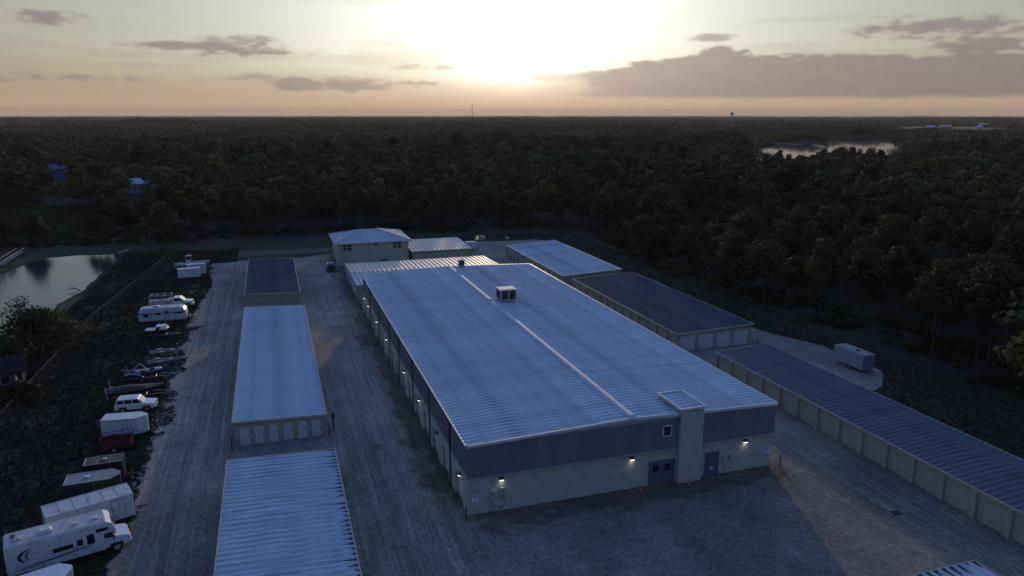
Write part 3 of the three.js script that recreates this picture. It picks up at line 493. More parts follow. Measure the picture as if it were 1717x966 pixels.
{ const t = thing('meter_box', 'grey utility box beside the single grey door of the warehouse', 'meter box', 40.1, 56.62, 0, undefined, 1.55); part(t, 'box', rbox(.42, .8, .18, .03, 0, 0, .07), M.stucco); part(t, 'switch', box(.2, .5, .14, .5, .1, .06), M.trimGrey); part(t, 'conduit', bar(V(0, -.4, .06), V(0, -1.55, .06), .035), M.trimGrey); }
{ const t = thing('vent_pipe', 'white upright pipe against the stucco pier of the warehouse', 'pipe', 35.4, 56.0); part(t, 'pipe', cyl(.045, .045, 1.5, 10, 0, .75, 0), M.trim); part(t, 'cap', cyl(.065, .055, .08, 10, 0, 1.52, 0), M.trim); }
function cone(label, x, zf) { const t = thing('traffic_cone', label, 'cone', x, zf, rr(0, 90), 'traffic cones by the warehouse'); part(t, 'base', rbox(.42, .05, .42, .015, 0, .03, 0), M.black); part(t, 'body', new THREE.LatheGeometry([[.16, .055], [.13, .2], [.04, .74], [.025, .76], [.0, .765]].map((p) => new THREE.Vector2(...p)), 14), M.orange); part(t, 'band', cyl(.108, .078, .14, 14, 0, .42, 0), M.whiteDirty); }
cone('dark orange traffic cone left of the grey double door', 30.6, 55.7); cone('dark orange traffic cone under the stucco pier of the warehouse', 35.5, 55.4);
function bollard(label, x, zf, h = 1.25, plain = false) { const t = thing('bollard', label, 'bollard', x, zf, 0, 'striped corner bollards'); for (let k = 0; k < 5; k++) part(t, 'stripe', cyl(.07, .07, h / 5, 10, 0, h / 5 * (k + .5), 0), k % 2 && !plain ? M.yellow : M.black); part(t, 'cap', new THREE.SphereGeometry(.07, 10, 5, 0, 6.3, 0, 1.57).translate(0, h, 0), M.black); }
bollard('striped bollard at the warehouse corner by the wide gravel lane', 46.15, 56.0); bollard('striped bollard at the warehouse corner nearest the narrow lane', 14.0, 55.9); bollard('thin dark bollard at the left corner of the six door building', -5.75, 76.9, 1.3, true); bollard('dark bollard at the right corner of the six door building', 4.2, 77.2, 1.3, true); bollard('striped bollard beside the four door dark roofed building', 68.9, 91.0); bollard('bollard at the far warehouse corner near the low building', 13.8, 130.4, 1.2, true);
{ const t = thing('keypad_post', 'dark keypad post standing at the corner of the six door building', 'post', 4.75, 78.6); part(t, 'post', cyl(.09, .08, 1.7, 10, 0, .85, 0), M.darkSteel); part(t, 'box', rbox(.36, .55, .26, .04, 0, 1.75, .05), M.black); part(t, 'hood', extrude([[-.2, 0], [.24, -.05], [.24, 0], [-.2, .1]], .42).rotateY(-Math.PI / 2).translate(0, 2.04, 0), M.darkSteel); part(t, 'base', box(.45, .1, .45, 0, .06, 0), M.concrete); }
function grate(label, x, zf) { const t = thing('drain_grate', label, 'drain grate', x, zf, 0, 'drain grates in the gravel'); part(t, 'frame', [box(1.3, .05, .1, 0, .035, .5), box(1.3, .05, .1, 0, .035, -.5), box(.1, .05, .9, .6, .035, 0), box(.1, .05, .9, -.6, .035, 0)], M.concrete); part(t, 'pit', box(1.1, .012, .9, 0, .024, 0), M.black); for (let k = 0; k < 9; k++) part(t, 'bar', box(.045, .03, .9, -.48 + k * .12, .045, 0), M.darkSteel); }
grate('dark drain grate in the lane halfway beside the six door building', 8.8, 72.9); grate('dark drain grate at the far end of the lane left of the warehouse', 8.1, 131.5); grate('dark drain grate in the gravel between warehouse and slate roofed building', 50.2, 45.4); grate('dark drain grate in the gravel beside the long travel trailer', -14.2, 132.5);

// ---------------------------------------------------------------- parked vehicles. Local +x is the front, +z faces the camera
const tyreGeo = (r, w) => new THREE.CylinderGeometry(r, r, w, 20).rotateX(Math.PI / 2), rimGeo = (r, w) => new THREE.CylinderGeometry(r * .58, r * .58, w + .02, 12).rotateX(Math.PI / 2);
function wheel(t, x, z, r = .36, w = .24) { const m = part(t, 'wheel', tyreGeo(r, w), M.rubber); m.position.set(x, r, z); part(m, 'rim', rimGeo(r, w), M.rim); }
const lineBar = (w, h, x, y, z, d = .014) => box(w, h, d, x, y, z);
// enclosed cargo trailer; nose > 0 gives a pointed front
function cargo(name, label, x, zf, deg, o) {
  const { L, W, H } = o, f = o.floor ?? .45, n = o.nose ?? 0, t = thing(name, label, 'trailer', x, zf, deg, 'trailers parked along the grass');
  const plan = n ? [[-L / 2, -W / 2], [L / 2, -W / 2], [L / 2 + n, -W * .12], [L / 2 + n, W * .12], [L / 2, W / 2], [-L / 2, W / 2]] : [[-L / 2, -W / 2], [L / 2 - .12, -W / 2], [L / 2, -W / 2 + .12], [L / 2, W / 2 - .12], [L / 2 - .12, W / 2], [-L / 2, W / 2]];
  part(t, 'body', uvm(slab(plan, H - f, f)), o.body);
  part(t, 'roof', uvm(slab(plan.map((p) => [p[0] * 1.004, p[1] * 1.01]), .035, H + .002)), o.roof ?? o.body);
  for (let k = 1; k < (o.seams ?? 0); k++) part(t, 'roof_seam', box(.035, .02, W - .04, -L / 2 + k * L / o.seams, H + .045, 0), o.seam ?? M.greyRoof);
  if (o.border) part(t, 'roof_edge', [box(.08, .03, W, -L / 2 + .05, H + .05, 0), box(L, .03, .05, 0, H + .05, W / 2 - .03), box(L, .03, .05, 0, H + .05, -W / 2 + .03)], o.border);
  part(t, 'trim', [box(L, .09, .03, 0, f + .05, W / 2 + .012), box(L, .05, .03, 0, H - .04, W / 2 + .012), box(L, .09, .03, 0, f + .05, -W / 2 - .012)], o.trim ?? M.trimGrey);
  if (o.door) { const [dx, dw] = o.door, y0 = f + .12, y1 = H - .14, z = W / 2 + .012; const d = part(t, 'door', box(dw, y1 - y0, .03, dx, (y0 + y1) / 2, W / 2 + .004), o.body); part(d, 'seam', [lineBar(.035, y1 - y0, dx - dw / 2, (y0 + y1) / 2, z + .01), lineBar(.035, y1 - y0, dx + dw / 2, (y0 + y1) / 2, z + .01), lineBar(dw, .03, dx, y1, z + .012)], o.seamMat ?? M.black); part(d, 'handle', box(.10, .07, .05, dx - dw / 2 + .14, (y0 + y1) / 2 - .1, z + .03), M.black); }
  if (o.vent !== undefined) { part(t, 'roof_vent', rbox(.42, .12, .42, .03, o.vent, H + .1, 0), o.ventMat ?? M.white); }
  const ax = o.axles ?? [-.35 * 1]; for (const a of ax) for (const s of [-1, 1]) wheel(t, a, s * (W / 2 - .06), .33, .2);
  for (const s of [-1, 1]) part(t, 'fender', extrude([[-.5, 0], [-.4, .28], [.4, .28], [.5, 0], [.44, 0], [.36, .22], [-.36, .22], [-.44, 0]], .26).translate(ax.reduce((a, b) => a + b) / ax.length, .5, s * (W / 2 + .06)), o.trim ?? M.trimGrey);
  const fx = L / 2 + n; part(t, 'tongue', [bar(V(fx - 1, f, -.5), V(fx + .95, f, 0), .05), bar(V(fx - 1, f, .5), V(fx + .95, f, 0), .05), box(.2, .12, .16, fx + 1, f, 0)], M.darkSteel); part(t, 'jack', [cyl(.04, .04, .75, 8, fx + .6, f - .05, 0), cyl(.12, .12, .04, 8, fx + .6, .03, 0)], M.steel);
  return t;
}
cargo('cargo_trailer', 'white trailer whose pointed roof is cut by the bottom left corner', -18.6, 53.6, 21, { L: 5.2, W: 2.1, H: 2.35, nose: .7, body: M.white, vent: .2, ventMat: M.darkSteel, axles: [-.5, .35], door: [1.7, .8] });
cargo('cargo_trailer', 'long dirty white cargo trailer with five roof panels behind the motorhome', -16.55, 65.0, 21, { L: 6.5, W: 2.45, H: 2.4, body: M.white, roof: M.whiteDirty, seams: 6, seam: M.greyRoof, border: M.whiteDirty, axles: [-.8, .1], door: [2.0, .95], trim: M.white });
cargo('cargo_trailer', 'black trailer with pointed grey roof and a white roof vent', -17.45, 69.75, 3, { L: 3.7, W: 2.15, H: 2.3, nose: .72, body: M.blackPanel, roof: M.greyRoof, seams: 3, seam: M.whiteDirty, border: M.whiteDirty, vent: -.1, trim: M.black, door: [.9, .8], seamMat: M.yellow });
cargo('cargo_trailer', 'black trailer with rust brown roof next to the red utility trailer', -16.85, 73.3, 3, { L: 3.3, W: 1.75, H: 2.25, body: M.blackPanel, roof: M.rustRoof, seams: 3, seam: M.whiteDirty, border: M.whiteDirty, vent: .1, ventMat: M.whiteDirty, trim: M.black });
cargo('cargo_trailer', 'clean white trailer with slanted nose next to the white jeep', -17.2, 84.35, -6, { L: 3.6, W: 1.95, H: 2.25, nose: .85, body: M.white, axles: [-.6], door: [.75, .85] });
cargo('cargo_trailer', 'small white trailer with rounded front, the lower of the far white pair', -18.1, 168.2, 9, { L: 4.0, W: 1.85, H: 2.3, nose: .5, body: M.white, axles: [-.5], door: [.8, .8] });
cargo('cargo_trailer', 'small white trailer half hidden behind its twin at the far end', -16.9, 171.6, 9, { L: 3.6, W: 1.85, H: 2.55, nose: .35, body: M.whiteDirty, axles: [-.4] });
// grey printed trailer on the far right
{
  const c = document.createElement('canvas'); c.width = 512; c.height = 256; const g = c.getContext('2d'); g.fillStyle = '#8b93a3'; g.fillRect(0, 0, 512, 256);
  const blot = (x, y, r, f) => { g.fillStyle = f; g.beginPath(); g.ellipse(x, y, r, r * .6, .4, 0, 6.3); g.fill(); };
  for (let k = 0; k < 60; k++) blot(rr(0, 512), rr(0, 190), rr(8, 38), pick(['rgba(96,108,136,.3)', 'rgba(100,120,124,.25)', 'rgba(150,158,170,.3)', 'rgba(122,112,126,.25)', 'rgba(92,98,112,.3)']));
  g.fillStyle = '#5b6780'; g.fillRect(0, 196, 512, 10);
  const tx = new THREE.CanvasTexture(c); tx.colorSpace = THREE.SRGBColorSpace; tx.magFilter = THREE.LinearFilter; const pm = S({ map: tx, color: C(.55, .58, .62), roughness: .5 });
  const t = cargo('cargo_trailer', 'grey blue printed enclosed trailer standing alone at the forest edge', 75.2, 78.2, -90, { L: 5.4, W: 2.1, H: 2.5, floor: .5, body: mt([.33, .35, .38], .5, 0, withRepeat(dirtTex, .3, .3)), roof: M.greyRoof, axles: [-.2, .55], vent: .6, ventMat: M.black });
  part(t, 'print', new THREE.PlaneGeometry(5.1, 1.8).rotateY(Math.PI).translate(0, 1.5, -1.066), pm); part(t, 'print', new THREE.PlaneGeometry(1.7, 1.7).rotateY(Math.PI / 2).translate(2.72, 1.5, 0), pm);
  part(t, 'window', box(.9, .5, .02, -.6, 1.75, -1.075), M.glass); part(t, 'window', box(.5, .5, .02, .5, 1.6, -1.075), M.glass);
}
// small white box trailer by the back row
cargo('cargo_trailer', 'small white box trailer behind the striped roof building', 48.2, 183.2, 0, { L: 2.6, W: 1.8, H: 2.2, body: M.white, axles: [0] });

// class C motorhome
{
  const t = thing('motorhome', 'large white motorhome with dark swoosh stripes at the bottom left', 'motorhome', -17.3, 60.1, 16.6), W = 2.35, hz = W / 2;
  part(t, 'body', uvm(extrude([[-3.75, .5], [-3.85, .9], [-3.85, 2.7], [-3.7, 2.86], [2.9, 2.86], [3.25, 2.66], [3.55, 2.02], [3.5, 1.86], [2.65, 1.86], [2.65, .5]], W, .05)), M.white);
  part(t, 'roof', uvm(box(6.5, .04, W - .16, -.45, 2.885, 0)), M.rvRoof);
  part(t, 'cab', extrude([[2.4, .5], [3.0, .5], [3.02, .75], [3.9, .78], [3.9, .5], [4.42, .5], [4.5, .95], [4.38, 1.22], [3.5, 1.36], [2.95, 1.95], [2.4, 1.95]], W - .32, .06), M.carWhite);
  const wsh = part(t, 'windscreen', triGeo(quad([3.50, 1.40, .86], [3.50, 1.40, -.86], [3.04, 1.88, -.80], [3.04, 1.88, .80])), M.glass);
  part(t, 'cap_window', triGeo(quad([3.53, 2.12, .75], [3.53, 2.12, -.75], [3.30, 2.60, -.72], [3.30, 2.60, .72]).map((v, i) => i % 3 === 0 ? v + .02 : v)), M.glass);
  const win = (x, y, w, h) => part(t, 'window', rbox(w, h, .03, .012, x, y, hz + .006), M.glass);
  win(-.15, 1.62, 1.35, .36); win(.98, 1.72, .42, .52); win(1.72, 1.76, .52, .82); win(2.55, 2.30, .85, .28);
  part(t, 'side_window', box(.72, .45, .03, 2.92, 1.62, hz - .13), M.glass); part(t, 'mirror', rbox(.14, .32, .18, .03, 3.3, 1.55, hz + .12), M.black);
  part(t, 'door', [lineBar(.02, 1.1, 2.5, 1.2, hz - .14), lineBar(.02, .85, 3.28, 1.1, hz - .14), lineBar(.8, .02, 2.9, .66, hz - .14)], M.black);
  const sw = (pts, mat, n = 'swoosh') => { const s = new THREE.Shape(); s.moveTo(pts[0][0], pts[0][1]); for (let i = 1; i < pts.length; i += 2) s.quadraticCurveTo(pts[i][0], pts[i][1], pts[i + 1][0], pts[i + 1][1]); part(t, n, new THREE.ExtrudeGeometry(s, { depth: .006, bevelEnabled: false, curveSegments: 14 }).translate(0, 0, hz + .003), mat); };
  sw([[-2.0, 2.42], [-3.35, 2.25], [-3.05, 1.58], [-2.9, 1.40], [-2.55, 1.36], [-2.95, 1.62], [-2.82, 1.88], [-2.66, 2.18], [-2.0, 2.42]], M.decal); sw([[-2.1, 2.28], [-2.72, 2.08], [-2.62, 1.72], [-2.56, 1.52], [-2.3, 1.36], [-2.5, 1.7], [-2.42, 1.86], [-2.34, 2.05], [-2.1, 2.28]], M.decalGrey);
  sw([[-3.7, .72], [-2.6, 1.02], [-1.2, 1.06], [.3, 1.12], [1.35, 1.22], [.3, 1.02], [-1.2, .95], [-2.7, .92], [-3.7, .72]], M.decal); sw([[-3.5, .6], [-2.3, .86], [-1.0, .88], [-2.3, .80], [-3.5, .6]], M.decalGrey);
  sw([[-.9, 1.10], [0, 1.26], [1.6, 1.30], [2.2, 1.36], [1.2, 1.22], [0, 1.18], [-.9, 1.10]], M.decal); sw([[.95, 1.07], [1.3, 1.13], [1.75, 1.16], [1.3, 1.06], [.95, 1.07]], M.decal); sw([[2.55, 1.22], [2.9, 1.29], [3.3, 1.33], [2.9, 1.25], [2.55, 1.22]], M.decal); part(t, 'lettering', [box(.5, .035, .006, -2.0, 1.9, hz + .006), box(.35, .03, .006, -1.5, 1.94, hz + .006)], M.decalGrey);
  part(t, 'roof_unit', [rbox(.95, .26, .72, .08, -1.15, 3.03, .25), rbox(.75, .1, .6, .04, -1.15, 3.18, .25)], M.white); part(t, 'awning', rbox(.9, .13, .12, .04, -1.75, 2.9, hz - .08), M.white);
  part(t, 'roof_vent', rbox(.42, .14, .36, .04, .85, 2.97, .2), M.white); part(t, 'roof_vent', rbox(.40, .12, .36, .04, 2.2, 2.96, .15), M.white); part(t, 'satellite_dome', new THREE.SphereGeometry(.34, 16, 8, 0, 6.3, 0, 1.6).scale(1, .8, 1).translate(-3.0, 2.9, .35), M.rvRoof); part(t, 'ladder_cover', rbox(.35, .1, .4, .03, -3.2, 2.95, -.35), M.black);
  part(t, 'bumper', rbox(.2, .26, W - .3, .06, 4.46, .62, 0), M.whiteDirty); for (const s of [-1, 1]) part(t, 'headlight', rbox(.08, .2, .34, .03, 4.46, .98, s * .72), M.steel);
  wheel(t, 3.45, hz - .22, .40, .26); wheel(t, 3.45, -hz + .22, .40, .26); wheel(t, -1.7, hz - .16, .40, .3); wheel(t, -1.7, -hz + .16, .40, .3);
}
// red open utility trailer
{
  const t = thing('utility_trailer', 'dark red open utility trailer with black rails', 'trailer', -17.15, 80.75, 4), L = 2.9, W = 1.6;
  part(t, 'bed', box(L, .08, W, 0, .55, 0), M.wood); for (const s of [-1, 1]) part(t, 'side_panel', box(L, .72, .05, 0, .95, s * W / 2), M.red); part(t, 'front_panel', box(.05, .72, W, L / 2, .95, 0), M.red); part(t, 'tailgate', box(.05, .95, W, -L / 2, 1.06, 0), M.red);
  part(t, 'rail', [bar(V(-L / 2, 1.72, -W / 2), V(L / 2 - .3, 1.72, -W / 2), .03), ...[-1.4, -.8, -.2, .4, 1.1].map((x) => bar(V(x, 1.3, -W / 2), V(x, 1.72, -W / 2), .025))], M.black); part(t, 'ramp', [bar(V(L / 2, 1.3, W / 2), V(L / 2 + .25, 1.75, W / 2 - .2), .03), bar(V(L / 2, 1.3, -W / 2), V(L / 2 + .25, 1.75, -W / 2 + .2), .03)], M.red);
  for (const s of [-1, 1]) wheel(t, -.2, s * (W / 2 + .14), .33, .2); for (const s of [-1, 1]) part(t, 'fender', box(.8, .05, .26, -.2, .72, s * (W / 2 + .14)), M.black); part(t, 'tongue', [bar(V(L / 2, .5, .5), V(L / 2 + 1, .5, 0), .05), bar(V(L / 2, .5, -.5), V(L / 2 + 1, .5, 0), .05)], M.black);
}
// boxy SUV
function suv(label, x, zf, deg, paint, L = 4.4) {
  const t = thing('parked_car', label, 'car', x, zf, deg), k = L / 4.4, W = 1.78;
  const arch = (cx) => [[cx - .46, .42], [cx - .36, .74], [cx + .36, .74], [cx + .46, .42]];
  const pts = [[-2.18, .42], ...arch(-1.32), ...arch(1.28), [2.12, .42], [2.2, .58], [2.16, .98], [1.0, 1.1], [-2.1, 1.08], [-2.2, .95]].map((p) => [p[0] * k, p[1]]);
  part(t, 'body', extrude(pts, W, .05), paint);
  part(t, 'cabin', extrude([[-2.12, 1.06], [-1.92, 1.62], [-1.75, 1.68], [.28, 1.70], [.42, 1.66], [.98, 1.08]].map((p) => [p[0] * k, p[1]]), W - .22, .05), paint);
  const z = W / 2 - .10; for (const s of [-1, 1]) for (const p of [[[-1.92, 1.16], [-1.18, 1.16], [-1.18, 1.56], [-1.78, 1.56]], [[-1.06, 1.16], [-.30, 1.16], [-.30, 1.57], [-1.06, 1.57]], [[-.18, 1.16], [.74, 1.16], [.36, 1.57], [-.18, 1.57]]]) part(t, 'side_window', extrude(p.map((q) => [q[0] * k, q[1]]), .02).translate(0, 0, s * (z + .005)), M.glass);
  const g4 = (x0, y0, x1, y1, w0, w1) => triGeo(quad([x0 * k, y0, w0], [x0 * k, y0, -w0], [x1 * k, y1, -w1], [x1 * k, y1, w1]));
  part(t, 'windscreen', g4(.97, 1.12, .47, 1.63, .70, .64), M.glass); part(t, 'rear_window', g4(-2.11, 1.16, -1.95, 1.56, .68, .62), M.glass);
  part(t, 'roof_rack', [bar(V(-1.6 * k, 1.77, .55), V(.1 * k, 1.77, .55), .018), bar(V(-1.6 * k, 1.77, -.55), V(.1 * k, 1.77, -.55), .018), bar(V(-1.2 * k, 1.76, -.55), V(-1.2 * k, 1.76, .55), .015), bar(V(-.3 * k, 1.76, -.55), V(-.3 * k, 1.76, .55), .015)], M.black);
  part(t, 'grille', box(.03, .2, .9, 2.19 * k, .82, 0), M.black); for (const s of [-1, 1]) { part(t, 'headlight', box(.05, .17, .26, 2.19 * k, .84, s * .66), M.steel); part(t, 'tail_light', box(.04, .28, .14, -2.2 * k, .92, s * .8), M.red); part(t, 'mirror', rbox(.1, .14, .2, .03, .62 * k, 1.18, s * (W / 2 + .06)), paint); }
  part(t, 'bumper', [box(.14, .16, W - .1, 2.22 * k, .5, 0), box(.14, .16, W - .1, -2.2 * k, .5, 0)], M.greyRoof);
  for (const [wx, s] of [[-1.32, -1], [-1.32, 1], [1.28, -1], [1.28, 1]]) wheel(t, wx * k, s * (W / 2 - .13), .36, .22);
  return t;
}
suv('white boxy four door SUV parked between trailer and covered boat', -16.95, 91.9, -4, M.carWhite);
{ const t = suv('black off road SUV seen from behind beside the office house', 11.55, 167.8, 92, M.carBlack, 4.2); const s = part(t, 'spare_wheel', tyreGeo(.38, .22).rotateY(Math.PI / 2), M.rubber); s.position.set(-2.3, 1.0, 0); t.scale.set(1, 1.12, 1.08); part(t, 'roof_panel', box(1.5, .03, 1.2, -.6, 1.73, 0), M.whiteDirty, 'pale roof panel'); }
// hulls
function hullGeo(L, W, H, rise = .35) {
  const N = 12, st = []; for (let i = 0; i <= N; i++) { const t = i / N, hw = W / 2 * Math.pow(Math.max(0, 1 - Math.pow(t, 3.2)), .75) + .02, yb = H * .75 * Math.pow(t, 3.5), ys = H + rise * t * t, x = -L / 2 + L * t; st.push([[x, yb, 0], [x, yb + (ys - yb) * .38, hw * .82], [x, ys, hw], [x, ys - .02, hw * .86], [x, yb + (ys - yb) * .62, hw * .8]]); }
  const pos = []; for (let i = 0; i < N; i++) for (const s of [1, -1]) for (let j = 0; j < 4; j++) { const f = (p) => [p[0], p[1], p[2] * s], a = f(st[i][j]), b = f(st[i + 1][j]), c = f(st[i + 1][j + 1]), d = f(st[i][j + 1]); pos.push(...(s > 0 ? quad(a, b, c, d) : quad(a, d, c, b))); }
  for (let i = 0; i < N; i++) { const m = (k, s) => [st[k][4][0], st[k][4][1], st[k][4][2] * s]; pos.push(...quad(m(i, 1), m(i + 1, 1), m(i + 1, -1), m(i, -1))); }
  const q = st[0]; pos.push(...quad(q[0], q[1], q[2], [q[2][0], q[2][1], 0]), ...quad(q[0], [q[2][0], q[2][1], 0], [q[2][0], q[2][1], -q[2][2]], [q[1][0], q[1][1], -q[1][2]]));
  return triGeo(pos);
}
function coverGeo(L, W, H, rise, lump) { const N = 14, Mm = 8, pos = [], P3 = (i, j) => { const t = i / N, hw = W / 2 * Math.pow(Math.max(0, 1 - Math.pow(t, 3.2)), .75) + .03, v = j / Mm * 2 - 1, x = -L / 2 - .03 + (L + .06) * t; return [x, H + rise * t * t + lump * (1 - v * v) * Math.sin(Math.min(1, t * 1.15 + .15) * Math.PI) * (.8 + .3 * fbm(t * 5, j * .6, 2)), v * hw]; }; for (let i = 0; i < N; i++) for (let j = 0; j < Mm; j++) pos.push(...quad(P3(i, j), P3(i, j + 1), P3(i + 1, j + 1), P3(i + 1, j))); return triGeo(pos); }
function boatTrailer(t, L, W, y = .5) { part(t, 'trailer_frame', [bar(V(-L / 2 + .3, y, W * .32), V(L / 2 - .6, y, W * .3), .05), bar(V(-L / 2 + .3, y, -W * .32), V(L / 2 - .6, y, -W * .3), .05), bar(V(L / 2 - .6, y, W * .3), V(L / 2 + .9, y, 0), .05), bar(V(L / 2 - .6, y, -W * .3), V(L / 2 + .9, y, 0), .05), bar(V(-.6, y - .05, -W * .5), V(-.6, y - .05, W * .5), .05), bar(V(1, y, -W * .3), V(1, y, W * .3), .04)], M.steel); for (const s of [-1, 1]) { wheel(t, -.6, s * W * .5, .31, .19); part(t, 'fender', box(.8, .04, .24, -.6, .68, s * W * .5), M.steel); } part(t, 'jack', cyl(.04, .04, .6, 8, L / 2 + .6, .32, 0), M.steel); }
{ const t = thing('boat', 'boat under a black tarpaulin with white guide posts behind the jeep', 'boat', -17.4, 96.2, 0), L = 6.2; boatTrailer(t, L, 2.0); part(t, 'hull', hullGeo(L, 2.2, .75).translate(0, .5, 0), M.blackPanel); part(t, 'tarpaulin', coverGeo(L, 2.3, 1.24, .35, .42), M.tarp); for (const s of [-1, 1]) part(t, 'guide_post', [bar(V(-L / 2 - .1, .5, s * 1.15), V(-L / 2 - .2, 2.1, s * 1.15), .04), ...(s > 0 ? [bar(V(-L / 2 - .35, 1.65, s * 1.15), V(-L / 2 + .5, 1.95, s * .6), .035)] : [])], M.white); }
{ const t = thing('boat', 'dark blue fishing boat with bare folded canopy frame and motor', 'boat', -17.2, 102.9, 2), L = 5.4; boatTrailer(t, L, 1.9); part(t, 'hull', hullGeo(L, 2.0, .7).translate(0, .5, 0), M.blueBoat); part(t, 'canopy_frame', [bar(V(-2.0, 1.2, .85), V(-2.35, 2.3, .85), .035), bar(V(-2.0, 1.2, .85), V(-1.0, 1.15, 1.0), .035), bar(V(-1.9, 1.25, -.85), V(-.9, 2.0, -.85), .04), bar(V(-.9, 2.0, -.85), V(.1, 1.2, -.5), .045), bar(V(-2, 1.3, .9), V(-.6, .98, 1.06), .045)], M.white); part(t, 'seat', rbox(.5, .45, .5, .1, -1.2, 1.25, .2), M.seat); part(t, 'seat', rbox(.5, .4, .5, .1, -.1, 1.2, -.2), M.seat); part(t, 'console', extrude([[-.3, 0], [.35, 0], [.15, .6], [-.3, .5]], .6, .03).translate(-.4, 1.0, .4), M.blueBoat); part(t, 'cooler', rbox(.85, .42, .6, .12, 1.3, 1.35, 0), mt([.45, .56, .62], .5)); part(t, 'motor', [rbox(.4, .5, .34, .1, -2.9, 1.4, 0), bar(V(-2.9, 1.2, 0), V(-2.95, .5, 0), .07)], M.black); }
for (const [label, x, z, deg] of [['empty galvanised boat trailer nearer the blue fishing boat', -16.1, 109.3, 17], ['empty tangled boat trailer nearer the travel trailer', -16.4, 113.9, 14]]) { const t = thing('boat_trailer', label, 'trailer', x, z, deg, 'empty boat trailers'); boatTrailer(t, 4.6, 1.7); part(t, 'bunk', [box(2.4, .08, .16, -.8, .66, .45), box(2.4, .08, .16, -.8, .66, -.45)], M.woodPale); part(t, 'winch_stand', [bar(V(1.9, .5, 0), V(1.75, 1.25, 0), .04), box(.2, .16, .2, 1.75, 1.28, 0)], M.steel); part(t, 'guide_post', [bar(V(-2.1, .5, .85), V(-2.15, 1.6, .85), .035), box(.35, .08, .08, -2.15, 1.62, .85)], M.woodPale); part(t, 'step_plate', box(.7, .05, .8, .9, .6, 0), M.woodPale); }
{ const t = thing('boat', 'dark small runabout with white deck and bright windscreen below the travel trailer', 'boat', -18.3, 123.6, -6), L = 4.6; boatTrailer(t, L, 1.8, .45); part(t, 'hull', hullGeo(L, 1.9, .75).translate(0, .45, 0), M.blackPanel); part(t, 'deck', [rbox(1.2, .16, 1.5, .06, .75, 1.36, 0), rbox(1.5, .14, 1.6, .06, -1.2, 1.3, 0)], M.white); part(t, 'windscreen', triGeo(quad([1.42, 1.4, .6], [1.42, 1.4, -.6], [1.12, 1.78, -.5], [1.12, 1.78, .5])), M.ridge); part(t, 'canopy', rbox(1.3, .1, 1.5, .04, .3, 1.85, 0), M.white); part(t, 'canopy_post', [bar(V(.8, 1.3, .6), V(.8, 1.85, .6), .03), bar(V(-.3, 1.3, .6), V(-.3, 1.85, .6), .03), bar(V(.8, 1.3, -.6), V(.8, 1.85, -.6), .03), bar(V(-.3, 1.3, -.6), V(-.3, 1.85, -.6), .03)], M.darkSteel); }
// travel trailer
{
  const t = thing('travel_trailer', 'long white travel trailer with dark side band and rounded front', 'trailer', -18.7, 132.9, -1), L = 7.4, W = 2.25, z = W / 2;
  part(t, 'body', uvm(extrude([[-3.55, .5], [-3.7, .8], [-3.7, 2.2], [-3.45, 2.55], [-3.1, 2.66], [2.8, 2.66], [3.25, 2.5], [3.55, 2.1], [3.7, 1.4], [3.62, .7], [3.5, .5]], W, .04)), M.white);
  part(t, 'roof', uvm(box(5.7, .04, W - .2, -.15, 2.68, 0)), M.whiteDirty); part(t, 'side_band', [box(6.9, .16, .012, -.1, 1.82, z + .002)], M.decal); part(t, 'skirt_band', box(7.0, .06, .012, 0, .62, z + .002), M.decal);
  for (const x of [-1.9, 1.95]) part(t, 'panel_seam', box(.07, 1.9, .014, x, 1.5, z + .004), M.decal); for (const [x, w, h, y] of [[-2.6, .75, .5, 1.5], [-.75, .8, .34, 1.72], [2.6, 1.0, .35, 1.75]]) part(t, 'window', rbox(w, h, .03, .012, x, y, z + .012), M.glass);
  const d = part(t, 'door', rbox(.62, 1.7, .03, .012, .62, 1.42, z + .012), M.white); part(d, 'window', box(.4, .5, .02, .62, 1.9, z + .03), M.glass); part(d, 'frame', [box(.04, 1.76, .02, .28, 1.42, z + .02), box(.04, 1.76, .02, .96, 1.42, z + .02), box(.7, .04, .02, .62, 2.3, z + .02)], M.decal);
  part(t, 'roof_unit', rbox(.95, .28, .7, .1, -1.0, 2.84, .1), M.white); part(t, 'roof_vent', rbox(.4, .1, .4, .03, .6, 2.75, .1), M.white); part(t, 'roof_vent', rbox(.4, .1, .4, .03, -2.8, 2.74, .1), M.white);
  for (const x of [-.6, .25]) for (const s of [-1, 1]) wheel(t, x, s * (z - .1), .33, .2); part(t, 'tongue', [bar(V(3.4, .5, .6), V(4.7, .5, 0), .05), bar(V(3.4, .5, -.6), V(4.7, .5, 0), .05)], M.darkSteel); part(t, 'gas_bottle', [cyl(.16, .16, .5, 12, 4.05, .8, .18), cyl(.16, .16, .5, 12, 4.05, .8, -.18)], M.whiteDirty);
}
